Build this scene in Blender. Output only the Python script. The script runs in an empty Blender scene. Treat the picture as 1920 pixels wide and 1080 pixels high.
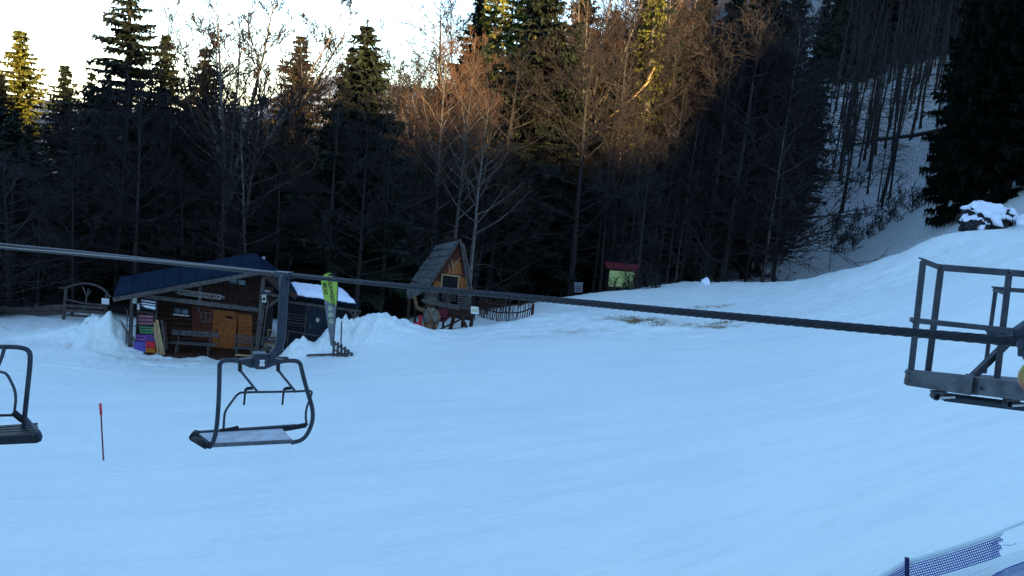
import bpy, math, random
import numpy as np
from mathutils import Vector as V, Matrix

S = bpy.context.scene
COL = S.collection
R = math.radians
rnd = random.Random(7)

# ------------------------------------------------------------------ camera model
F = 1663.0
PITCH, ROLL, CAMZ = R(10.0), R(5.5), 10.5
CAM = V((0, 0, CAMZ))
_F = V((0, math.cos(PITCH), -math.sin(PITCH)))
_R0 = V((1, 0, 0)); _U0 = V((0, math.sin(PITCH), math.cos(PITCH)))
_RT = _R0 * math.cos(ROLL) + _U0 * math.sin(ROLL)
_UP = _U0 * math.cos(ROLL) - _R0 * math.sin(ROLL)

def ray(px, py):
    return _F + _RT * ((px - 960) / F) + _UP * ((540 - py) / F)

def P(px, py, d):
    return CAM + ray(px, py) * d

class Plane:
    """vertical plane through p0, horizontal direction at angle a (right end farther when a > 0)"""
    def __init__(s, p0, a):
        s.p0 = p0; s.u = V((math.cos(a), math.sin(a), 0)); s.n = V((math.sin(a), -math.cos(a), 0))
    def at(s, px, py, off=0.0):
        d = ray(px, py)
        t = ((s.p0 + s.n * off) - CAM).dot(s.n) / d.dot(s.n)
        return CAM + d * t

# ------------------------------------------------------------------ mesh builder
class MB:
    def __init__(s): s.v = []; s.f = []
    def quad(s, a, b, c, d):
        i = len(s.v); s.v += [tuple(a), tuple(b), tuple(c), tuple(d)]; s.f.append((i, i+1, i+2, i+3))
    def poly(s, pts):
        i = len(s.v); s.v += [tuple(p) for p in pts]; s.f.append(tuple(range(i, i+len(pts))))
    def prism(s, pts, vec):
        n = len(pts); i = len(s.v); vec = V(vec)
        s.v += [tuple(p) for p in pts] + [tuple(V(p) + vec) for p in pts]
        s.f.append(tuple(range(i+n-1, i-1, -1))); s.f.append(tuple(range(i+n, i+2*n)))
        for k in range(n):
            j = (k+1) % n; s.f.append((i+k, i+j, i+n+j, i+n+k))
        return s
    def obox(s, c, ax, ay, az):
        c = V(c); p = [c-ax-ay-az, c+ax-ay-az, c+ax+ay-az, c-ax+ay-az]
        return s.prism(p, az*2)
    def box(s, c, sx, sy, sz):
        return s.obox(c, V((sx/2, 0, 0)), V((0, sy/2, 0)), V((0, 0, sz/2)))
    def bar(s, p, q, w, h, side=None):
        """rectangular beam from p to q: w across, h the other way; side hints the w direction"""
        p = V(p); q = V(q); t = (q-p).normalized()
        sd = V(side) if side is not None else V((1, 0, 0))
        if abs(t.dot(sd.normalized())) > .95: sd = V((0, 1, 0)) if abs(t.y) < .9 else V((0, 0, 1))
        b = t.cross(sd).normalized(); a = b.cross(t).normalized()
        a = a*w/2; b = b*h/2
        return s.prism([p-a-b, p+a-b, p+a+b, p-a+b], q-p)
    def tube(s, pts, r, n=6, cap=True, r2=None, wob=0):
        pts = [V(p) for p in pts]; m = len(pts)
        if m < 2: return s
        if not hasattr(r, '__len__'):
            e = r if r2 is None else r2
            r = [r + (e-r)*k/(m-1) for k in range(m)]
        i0 = len(s.v)
        t = (pts[1]-pts[0]).normalized()
        ref = V((0, 0, 1)) if abs(t.z) < .9 else V((1, 0, 0))
        a = t.cross(ref).normalized()
        for k in range(m):
            if k == 0: t = pts[1]-pts[0]
            elif k == m-1: t = pts[k]-pts[k-1]
            else: t = pts[k+1]-pts[k-1]
            t = t.normalized()
            a = a - t*a.dot(t)
            a = a.normalized() if a.length > 1e-6 else t.orthogonal().normalized()
            b = t.cross(a)
            for j in range(n):
                an = 2*math.pi*j/n
                rr = r[k]*(1 + (wob*math.sin(3*an+k*1.7) if wob else 0))
                s.v.append(tuple(pts[k] + a*(rr*math.cos(an)) + b*(rr*math.sin(an))))
        for k in range(m-1):
            for j in range(n):
                l = (j+1) % n
                s.f.append((i0+k*n+j, i0+k*n+l, i0+(k+1)*n+l, i0+(k+1)*n+j))
        if cap:
            s.f.append(tuple(range(i0+n-1, i0-1, -1)))
            s.f.append(tuple(range(i0+(m-1)*n, i0+m*n)))
        return s
    def lathe(s, c, prof, n=14, axis=(0, 0, 1)):
        """prof: list of (radius, height along axis)"""
        ax = V(axis).normalized(); a = ax.orthogonal().normalized(); b = ax.cross(a); c = V(c)
        i0 = len(s.v)
        for (r, h) in prof:
            for j in range(n):
                an = 2*math.pi*j/n
                s.v.append(tuple(c + ax*h + a*(r*math.cos(an)) + b*(r*math.sin(an))))
        for k in range(len(prof)-1):
            for j in range(n):
                l = (j+1) % n
                s.f.append((i0+k*n+j, i0+k*n+l, i0+(k+1)*n+l, i0+(k+1)*n+j))
        s.f.append(tuple(range(i0+n-1, i0-1, -1)))
        k = len(prof)-1; s.f.append(tuple(range(i0+k*n, i0+(k+1)*n)))
        return s
    def mesh(s, name, loc=(0, 0, 0), smooth=False):
        me = bpy.data.meshes.new(name)
        l = V(loc)
        me.from_pydata([(x-l.x, y-l.y, z-l.z) for x, y, z in s.v], [], s.f)
        if smooth:
            me.polygons.foreach_set('use_smooth', [True]*len(me.polygons))
        me.update(); return me

def wloc(o):
    l = V((0, 0, 0))
    while o is not None: l += o.location; o = o.parent
    return l

def tag(o, label=None, cat=None, group=None, kind=None):
    if label: o['label'] = label
    if cat: o['category'] = cat
    if group: o['group'] = group
    if kind: o['kind'] = kind
    return o

def empty(name, loc, label=None, cat=None, group=None):
    o = bpy.data.objects.new(name, None); COL.objects.link(o)
    o.location = loc; o.empty_display_size = .2
    return tag(o, label, cat, group)

def part(name, mb, mat, parent, smooth=False, label=None, bevel=0):
    me = mb.mesh(name, wloc(parent), smooth)
    o = bpy.data.objects.new(name, me); COL.objects.link(o)
    me.materials.append(mat); o.parent = parent
    if bevel:
        b = o.modifiers.new('bevel', 'BEVEL'); b.width = bevel; b.segments = 2; b.limit_method = 'ANGLE'
    if label: o['label'] = label
    return o

def solo(name, mb, mat, loc, label=None, cat=None, group=None, kind=None, smooth=False, bevel=0):
    me = mb.mesh(name, loc, smooth)
    o = bpy.data.objects.new(name, me); COL.objects.link(o)
    me.materials.append(mat); o.location = loc
    if bevel:
        b = o.modifiers.new('bevel', 'BEVEL'); b.width = bevel; b.segments = 2; b.limit_method = 'ANGLE'
    return tag(o, label, cat, group, kind)

def copy_thing(o, loc, rz=0, sc=1.0, rx=0.0, ry=0.0, parent=None):
    c = o.copy(); COL.objects.link(c)
    if parent is not None: c.parent = parent
    else:
        c.location = loc; c.rotation_euler = (rx, ry, rz); c.scale = (sc, sc, sc) if not hasattr(sc, '__len__') else sc
    for ch in [k for k in bpy.data.objects if k.parent == o] if o not in KIDS else KIDS[o]:
        copy_thing(ch, None, parent=c)
    return c
KIDS = {}

def text_mb(txt, size, org, xd, yd, ext=.004, align='CENTER', bold=0.0, space=1.0):
    cu = bpy.data.curves.new('lettering', 'FONT'); cu.body = txt; cu.size = size; cu.extrude = ext; cu.offset = bold; cu.space_character = space
    cu.align_x = align; cu.align_y = 'CENTER'
    o = bpy.data.objects.new('lettering', cu); COL.objects.link(o)
    dg = bpy.context.evaluated_depsgraph_get(); dg.update()
    me = o.evaluated_get(dg).to_mesh()
    xd = V(xd).normalized(); yd = V(yd).normalized(); zd = xd.cross(yd); org = V(org)
    mb = MB()
    mb.v = [tuple(org + xd*v.co.x + yd*v.co.y + zd*v.co.z) for v in me.vertices]
    mb.f = [tuple(p.vertices) for p in me.polygons]
    bpy.data.objects.remove(o); bpy.data.curves.remove(cu)
    return mb

# ------------------------------------------------------------------ materials
def mat(name, c1, c2=None, rough=.7, scale=6.0, bump=0.0, metal=0.0, stretch=(1, 1, 1), spec=.3, detail=6, bscale=None, objrand=0.0, trans=0):
    m = bpy.data.materials.new(name); m.use_nodes = True
    nt = m.node_tree; N = nt.nodes; L = nt.links; N.clear()
    out = N.new('ShaderNodeOutputMaterial'); b = N.new('ShaderNodeBsdfPrincipled')
    L.new(b.outputs[0], out.inputs[0])
    b.inputs['Roughness'].default_value = rough; b.inputs['Metallic'].default_value = metal
    b.inputs['Specular IOR Level'].default_value = spec
    if c2 is None: c2 = tuple(x*.7 for x in c1)
    tc = N.new('ShaderNodeTexCoord'); mp = N.new('ShaderNodeMapping'); mp.inputs['Scale'].default_value = stretch
    L.new(tc.outputs['Object'], mp.inputs[0])
    nz = N.new('ShaderNodeTexNoise'); nz.inputs['Scale'].default_value = scale; nz.inputs['Detail'].default_value = detail
    L.new(mp.outputs[0], nz.inputs[0])
    cr = N.new('ShaderNodeValToRGB'); L.new(nz.outputs[0], cr.inputs[0])
    cr.color_ramp.elements[0].position = .35; cr.color_ramp.elements[1].position = .65
    cr.color_ramp.elements[0].color = (*c2, 1); cr.color_ramp.elements[1].color = (*c1, 1)
    src = cr.outputs[0]
    if objrand:
        oi = N.new('ShaderNodeObjectInfo'); hs = N.new('ShaderNodeHueSaturation')
        mr = N.new('ShaderNodeMapRange'); mr.inputs[3].default_value = 1-objrand; mr.inputs[4].default_value = 1+objrand
        L.new(oi.outputs['Random'], mr.inputs[0]); L.new(mr.outputs[0], hs.inputs['Value']); L.new(src, hs.inputs['Color'])
        src = hs.outputs[0]
    L.new(src, b.inputs['Base Color'])
    if bump:
        bp = N.new('ShaderNodeBump'); bp.inputs['Strength'].default_value = bump; bp.inputs['Distance'].default_value = .05
        if bscale:
            n2 = N.new('ShaderNodeTexNoise'); n2.inputs['Scale'].default_value = bscale; n2.inputs['Detail'].default_value = 6
            L.new(mp.outputs[0], n2.inputs[0]); L.new(n2.outputs[0], bp.inputs['Height'])
        else: L.new(nz.outputs[0], bp.inputs['Height'])
        L.new(bp.outputs[0], b.inputs['Normal'])
    return m

M = {}
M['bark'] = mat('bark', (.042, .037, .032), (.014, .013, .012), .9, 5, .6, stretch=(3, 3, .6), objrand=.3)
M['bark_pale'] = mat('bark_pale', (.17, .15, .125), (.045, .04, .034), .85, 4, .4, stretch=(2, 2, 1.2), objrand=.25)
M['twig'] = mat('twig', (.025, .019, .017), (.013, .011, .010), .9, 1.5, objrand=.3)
M['twig_sun_red'] = mat('twig_sun_red', (.115, .062, .034), (.05, .03, .02), .9, 1.5, objrand=.25)  # lit copy of the twigs, low orange sun painted into the colour
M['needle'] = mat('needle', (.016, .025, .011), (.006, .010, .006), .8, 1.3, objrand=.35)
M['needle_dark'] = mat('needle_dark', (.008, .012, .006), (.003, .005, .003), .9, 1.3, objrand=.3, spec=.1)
M['needle_sun_gold'] = mat('needle_sun_gold', (.15, .15, .020), (.05, .06, .012), .8, 1.0, objrand=.1)  # lit copy of the needles, golden sunlight painted into the colour
M['needle_sun_brown'] = mat('needle_sun_brown', (.055, .04, .018), (.02, .018, .010), .8, 1.3)  # needle colour with the warm brown of the sun painted in
M['old_wood'] = mat('old_wood', (.105, .09, .08), (.042, .035, .032), .85, 5, .4, stretch=(1.5, 1.5, 1.5))
M['dark_wood'] = mat('dark_wood', (.060, .025, .013), (.020, .010, .006), .8, 5, .4, stretch=(1, 1, 4))
M['orange_wood'] = mat('orange_wood', (.40, .13, .022), (.19, .05, .010), .6, 5, .3, stretch=(4, 4, .7))
M['red_wood'] = mat('red_wood', (.14, .036, .016), (.055, .014, .008), .7, 5, .3, stretch=(5, 5, .7))
M['pale_wood'] = mat('pale_wood', (.42, .29, .13), (.24, .16, .075), .7, 6, .2, stretch=(3, 3, .6))
M['roof_metal'] = mat('roof_metal', (.010, .022, .042), (.006, .014, .028), .9, 1.2, .1, spec=.05)
M['shingle'] = mat('shingle', (.125, .13, .12), (.055, .058, .055), .9, 4, .4, stretch=(1, 1, 1))
M['shed_wall'] = mat('shed_wall', (.010, .013, .020), (.005, .007, .012), .8, 4, .2, stretch=(1, 1, 4))
M['shed_door'] = mat('shed_door', (.011, .018, .036), (.007, .012, .025), .6, 2)
M['glass'] = mat('glass', (.10, .15, .19), (.06, .09, .12), .12, 1.5, spec=.8)
M['black'] = mat('black', (.006, .006, .007), (.003, .003, .003), .8, 5)
M['galv'] = mat('galv', (.062, .068, .076), (.032, .037, .045), .6, 9, .15, metal=.2)
M['galv_light'] = mat('galv_light', (.125, .135, .135), (.065, .073, .08), .55, 10, .15, metal=.35)
M['tube_steel'] = mat('tube_steel', (.038, .046, .060), (.022, .028, .040), .5, 6, metal=.2)
M['rubber'] = mat('rubber', (.012, .012, .016), (.007, .007, .010), .7, 6, .1)
M['seat_slat'] = mat('seat_slat', (.55, .58, .60), (.40, .43, .45), .6, 7, .1)
M['cable'] = mat('cable', (.014, .017, .023), (.009, .011, .015), .5, 14, 0, metal=.2)
M['white'] = mat('white', (.78, .78, .76), (.62, .63, .62), .6, 6)
M['cream'] = mat('cream', (.55, .54, .46), (.42, .41, .36), .7, 6)
M['red'] = mat('red', (.62, .022, .035), (.42, .014, .022), .5, 6)
M['dark_red'] = mat('dark_red', (.13, .013, .018), (.07, .008, .012), .8, 5)
M['pole_red'] = mat('pole_red', (.20, .018, .04), (.13, .012, .03), .6, 4)
M['purple'] = mat('purple', (.16, .05, .22), (.10, .03, .15), .5, 5)
M['indigo'] = mat('indigo', (.10, .09, .34), (.07, .06, .24), .5, 5)
M['crate_orange'] = mat('crate_orange', (.62, .22, .02), (.42, .14, .012), .5, 5)
M['crate_green'] = mat('crate_green', (.06, .18, .07), (.035, .11, .045), .5, 5)
M['pink'] = mat('pink', (.26, .11, .13), (.15, .06, .075), .8, 7)
M['navy_cloth'] = mat('navy_cloth', (.022, .032, .07), (.014, .02, .045), .8, 7)
M['lime'] = mat('lime', (.36, .50, .075), (.28, .42, .055), .75, 3)
M['flag_grey'] = mat('flag_grey', (.17, .18, .20), (.12, .13, .15), .75, 3)
M['flag_ink'] = mat('flag_ink', (.045, .06, .03), (.035, .05, .025), .8, 3)
M['flag_ring'] = mat('flag_ring', (.50, .60, .33), (.42, .52, .27), .8, 3)
M['sign_ink'] = mat('sign_ink', (.30, .28, .27), (.19, .18, .17), .8, 8)
M['map_green'] = mat('map_green', (.62, .66, .22), (.24, .32, .12), .7, 3.2, stretch=(2, 2, 3))
M['rock'] = mat('rock', (.045, .04, .045), (.015, .014, .017), .9, 2, .8)
M['snow_clump'] = mat('snow_clump', (.86, .90, .95), (.80, .85, .91), .6, 3, .5, spec=.2, bscale=9)
M['net_blue'] = mat('net_blue', (.014, .05, .30), (.010, .035, .22), .6, 5)
M['net_post'] = mat('net_post', (.012, .012, .09), (.008, .008, .06), .5, 5)
M['net_band'] = mat('net_band', (.42, .52, .55), (.34, .43, .46), .8, 5)
M['gauze'] = mat('gauze', (.36, .47, .50), (.30, .40, .44), .8, 5)
M['skin_wood'] = mat('skin_wood', (.20, .115, .055), (.09, .05, .025), .8, 8, .3)
M['beard_wood'] = mat('beard_wood', (.26, .215, .14), (.13, .105, .07), .85, 9, .4)
M['hat_wood'] = mat('hat_wood', (.085, .075, .05), (.045, .04, .028), .85, 8, .4)
M['vest_wood'] = mat('vest_wood', (.17, .155, .13), (.09, .08, .065), .85, 7, .3)
M['dry_grass'] = mat('dry_grass', (.30, .22, .10), (.12, .09, .045), .9, 4)
M['pulley_y'] = mat('pulley_y', (.45, .42, .05), (.30, .28, .04), .5, 5)
M['pulley_r'] = mat('pulley_r', (.45, .12, .09), (.40, .42, .10), .5, 9)
M['light_metal'] = mat('light_metal', (.5, .52, .5), (.35, .37, .36), .4, 8, metal=.5)

# ------------------------------------------------------------------ terrain
def hash2(ix, iy, s):
    h = (ix*374761393 + iy*668265263 + s*2147483647) & 0xffffffff
    h = ((h ^ (h >> 13))*1274126177) & 0xffffffff
    return ((h ^ (h >> 16)) & 0xffff)/65535.0
def vnoise(x, y, s=0):
    x = np.asarray(x, float); y = np.asarray(y, float)
    ix = np.floor(x).astype(np.int64); iy = np.floor(y).astype(np.int64)
    fx = x-ix; fy = y-iy; fx = fx*fx*(3-2*fx); fy = fy*fy*(3-2*fy)
    a = hash2(ix, iy, s); b = hash2(ix+1, iy, s); c = hash2(ix, iy+1, s); d = hash2(ix+1, iy+1, s)
    return (a*(1-fx)+b*fx)*(1-fy) + (c*(1-fx)+d*fx)*fy - .5
def sstep(a, b, x):
    t = np.clip((np.asarray(x, float)-a)/(b-a), 0, 1); return t*t*(3-2*t)

PX = [  # pixel, pixel, depth: places where the snow surface is seen
 (0,1080,18),(480,1080,17),(960,1080,15),(1440,1080,12),(1920,1080,8.8),
 (0,880,23.5),(480,880,22.3),(960,880,20.5),(1440,880,17),(1920,880,12.2),
 (0,740,30),(480,740,29.5),(960,740,27.5),(1440,740,24),(1920,740,17.5),
 (262,667,36.7),(300,669,36.7),(430,679,36.5),(0,650,35.5),(130,655,36),(640,690,33.5),(960,650,34.5),(1440,640,33.5),(1700,640,27),(1920,600,25),
 (820,660,35),(1000,605,41),(1200,575,46),(1440,565,45),(1700,525,41),(1920,485,35),
 (0,598,40),(110,599,41),(690,606,39.5),(760,612,39.5),(830,629,38.5),(900,619,39.5),(950,604,41.5),(1000,590,44),
 (1050,561,49),(1180,541,53),(1290,527,55),(1400,532,56),(1480,531,56),(1600,507,52),(1700,477,48),(1760,439,46),
 (1850,430,45),(1920,430,44),
 (1640,440,75),(1700,330,92),(1680,200,118),(1700,110,138),(1560,518,63),(1560,420,82),
 (1300,420,90),(1300,250,130),(900,480,90),(900,330,130),(1900,300,62),(1900,150,92),
]
pts = []
for px, py, d in PX:
    p = P(px, py, d); pts.append((p.x, p.y, p.z))
pts += [(-17, 36.6, 0), (-13, 36.3, 0), (-9.5, 36.2, 0), (-17, 42, -.1), (-10, 42, -.1), (-6.5, 40, -.1), (-3.5, 44, .2), (-1, 44.5, .35), (1.2, 46, .7),
        (-25, 50, -1.2), (-12, 52, -1.2), (-2, 54, -.6), (4, 58, -.2), (10, 62, .6), (16, 64, 1.2),
        (-40, 40, -1), (-45, 80, -3), (-20, 80, -3), (-10, 110, -2), (-50, 120, -3), (0, 80, -1),
        (-20, 0, 0), (-45, 0, -2), (-60, -40, 2), (0, 0, 3.2), (9, 0, 7.2), (25, 0, 14), (60, 0, 26), (0, -40, 8), (40, -40, 24), (-110, 20, 0),
        (60, 40, 26), (60, 80, 30), (90, 60, 40), (40, 22, 17), (0, -110, 24), (-80, -80, 8), (80, -80, 40), (110, 0, 44), (-120, -20, 4)]
A = np.array(pts); n = len(A)
def tps(r2): return np.where(r2 > 1e-9, .5*r2*np.log(np.maximum(r2, 1e-9)), 0)
D2 = (A[:, None, 0]-A[None, :, 0])**2 + (A[:, None, 1]-A[None, :, 1])**2
K = np.zeros((n+3, n+3)); K[:n, :n] = tps(D2) + np.eye(n)*.6
K[:n, n] = 1; K[:n, n+1:] = A[:, :2]; K[n, :n] = 1; K[n+1:, :n] = A[:, :2].T
W = np.linalg.solve(K, np.concatenate([A[:, 2], np.zeros(3)]))
FAR_AZ = [-180, -160, -120, -90, -60, -35, -24, -19, -14, -11, -8, -4, 3, 12, 25, 60, 90, 120, 140, 150, 156, 164, 180]
FAR_Z  = [104, 96, 80, 40, 12, 3, 2, 5, 18, 22, 20, 22, 36, 62, 95, 105, 130, 160, 165, 133, 95, 100, 106]  # ridge behind the camera is unseen, its crest shaped to cast the shade
def ground_smooth(x, y):
    x = np.atleast_1d(np.asarray(x, float)); y = np.atleast_1d(np.asarray(y, float))
    r = np.hypot(x, y); sc = np.minimum(1, 135/np.maximum(r, 1e-6))
    xs, ys = x*sc, y*sc
    z = W[n] + W[n+1]*xs + W[n+2]*ys
    for k in range(n): z = z + W[k]*tps((xs-A[k, 0])**2 + (ys-A[k, 1])**2)
    az = np.degrees(np.arctan2(x, y))
    zf = np.interp(az, FAR_AZ, FAR_Z)
    zf = zf + (vnoise(x/45, y/45, 3)*10 + vnoise(x/14, y/14, 4)*5)*sstep(150, 260, r)*np.where((az > -40) & (az < -6), .35, 1)
    b = sstep(115, 290, r)
    return z*(1-b) + zf*b
PILES = []   # (x, y, radius x, radius y, height, roughness)
def gpile(px, py, d, rx, ry, h, ro=.25):
    p = P(px, py, d); PILES.append((p.x, p.y, rx, ry, h, ro))
gpile(150, 645, 37.3, 1.8, 1.1, .50, .5); gpile(190, 648, 37.0, .9, .8, .62, .5); gpile(213, 648, 37.0, .38, .6, .55, .45); gpile(178, 652, 36.6, .8, .5, .3, .5)
gpile(553, 664, 36.9, .55, .5, .62, .45); gpile(585, 668, 36.9, .8, .5, .32, .6); gpile(622, 648, 37.6, .6, .5, .5, .5)
gpile(700, 640, 38.3, 1.6, 1.2, .35, .7); gpile(672, 650, 37.4, .8, .7, .25, .8)
def ground(x, y):
    x = np.atleast_1d(np.asarray(x, float)); y = np.atleast_1d(np.asarray(y, float))
    z = ground_smooth(x, y)
    r = np.hypot(x, y); nr = 1-sstep(90, 140, r)
    crest = sstep(33, 39, r)
    z = z + (vnoise(x/5, y/5, 1)*.16 + vnoise(x/1.7, y/2.2, 2)*.06)*nr*(.5+.7*crest)
    z = z + ((.25-np.abs(vnoise(x/.7, y/.7, 5)))*.20 + (.25-np.abs(vnoise(x/.28, y/.32, 6)))*.14)*nr*crest*(.5 + sstep(-.1, .3, vnoise(x/6, y/6, 21)))
    # skied and groomed streaks running across the fall line
    t = x*.35 + y
    z = z + vnoise(t/.9, (x-.35*y)/9, 7)*.05*nr
    for (a, b, rx, ry, h, ro) in PILES:
        q = ((x-a)/rx)**2 + ((y-b)/ry)**2
        w = np.exp(-q*1.1)
        w = w**.75; z = z + np.minimum(w*1.12, .97)*h + np.minimum(1, w*2)*ro*(np.abs(vnoise(x/.5, y/.5, 8))*-.75 + (.5-np.abs(vnoise(x/.26, y/.26, 9))*2)*.30 + vnoise(x/.13, y/.13, 19)*.22 + .1)*min(1, .5+h*.5)
    return z
def gz(x, y): return float(ground(x, y)[0])

azs = np.radians(np.concatenate([np.arange(-180, -36, 3.0), np.arange(-36, -30, .22), np.arange(-30, -7, .11), np.arange(-7, 36.01, .22), np.arange(39, 180.1, 3.0)]))
rr = [2.0]
while rr[-1] < 620: rr.append(rr[-1]*(1.016 if 25 < rr[-1] < 60 else 1.03) if not (33 < rr[-1] < 47) else rr[-1]*(1.003 if 35.8 < rr[-1] < 40 else 1.0055))
rr = np.array(rr)
GX = np.outer(rr, np.sin(azs)); GY = np.outer(rr, np.cos(azs))
GZ = ground(GX.ravel(), GY.ravel())
TL_AZ = [-40, -30, -22, -12, -5, 0, 5, 10, 14, 16, 40]
TL_R  = [46, 46, 45, 47, 51, 55, 56, 58.5, 62, 400, 400]
gx, gy = GX.ravel(), GY.ravel(); r_ = np.hypot(gx, gy); az_ = np.degrees(np.arctan2(gx, gy))
tl = np.interp(az_, TL_AZ, TL_R) + vnoise(gx/3, gy/3, 11)*3
snow = 1-sstep(-.8, .8, r_-tl)
snow_shade = np.interp(r_, [60, 78, 100, 125], [.45, .5, .92, 1.0])*np.maximum(sstep(-1.5, 2.5, r_-np.minimum(tl, np.interp(az_, [12, 16, 20, 24, 28, 40], [62, 64, 58, 53, 50.5, 50]))), sstep(150, 230, r_))  # shade of wood and hillside painted into the snow colour, darker uphill
floor_snow = np.interp(az_, [-40, 3, 8, 14], [0, 0, .55, .8])
patchy = sstep(-.15, .15, vnoise(gx/2.2, gy/2.2, 12) + vnoise(gx/.8, gy/.8, 13)*.6 + (floor_snow-.5)*1.3)
snow = np.maximum(snow, patchy*(floor_snow > .02))
# far, wooded mountain: open snow and rock between the trees on one flank only
farm = sstep(150, 230, r_)
bare = np.interp(az_, [-60, -30, -16, -13, -7, -5, 60], [.15, .25, .35, .9, .9, .1, 0])
pf = sstep(-.05, .2, vnoise(gx/9, gy/9, 14) + vnoise(gx/3.5, gy/3.5, 15)*.8 + (bare-.5)*.9)
snow = snow*(1-farm) + pf*farm*(bare > .02)
# thawed grass on the brow of the slope
thaw = np.zeros_like(gx)
for (px, py, d, rx, ry, s) in [(1195, 603, 41, 1.35, .9, 1), (1240, 612, 40, 1.1, .5, .55), (1350, 610, 38.5, 1.1, .45, .8), (1290, 606, 39.5, 1.2, .6, .45), (1330, 568, 45, 1.2, .35, .5), (1085, 628, 38, 1.6, .5, .30), (150, 662, 35.8, 3.2, .22, .26), (330, 672, 36.2, 2.2, .25, .24), (1010, 640, 36.5, 1.8, .4, .2)]:
    q = P(px, py, d); thaw = np.maximum(thaw, s*np.exp(-(((gx-q.x)/rx)**2 + ((gy-q.y)/ry)**2)))
thaw = np.clip(thaw*(1 + 1.6*vnoise(gx/.35, gy/.5, 16) + 1.2*vnoise(gx/.15, gy/.2, 17)), 0, 1)
na, nr_ = len(azs), len(rr)
faces = []
for i in range(nr_-1):
    b0, b1 = i*na, (i+1)*na
    faces += [(b0+j, b0+j+1, b1+j+1, b1+j) for j in range(na-1)]
me = bpy.data.meshes.new('ground')
verts = np.stack([gx, gy, GZ], 1).tolist()
verts.append((0, 0, gz(0, 0))); c0 = len(verts)-1
faces += [(c0, j+1, j) for j in range(na-1)]
me.from_pydata(verts, [], faces)
at = me.attributes.new('snow', 'FLOAT', 'POINT'); at.data.foreach_set('value', np.append(snow, 1).astype(np.float32))
at = me.attributes.new('snow_shade', 'FLOAT', 'POINT'); at.data.foreach_set('value', np.append(snow_shade, 0).astype(np.float32))
at = me.attributes.new('thaw', 'FLOAT', 'POINT'); at.data.foreach_set('value', np.append(thaw, 0).astype(np.float32))
me.polygons.foreach_set('use_smooth', [True]*len(me.polygons)); me.update()
go = bpy.data.objects.new('ground', me); COL.objects.link(go)
tag(go, 'groomed piste of blue white snow with wooded slopes behind', 'snow slope', kind='structure')

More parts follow.
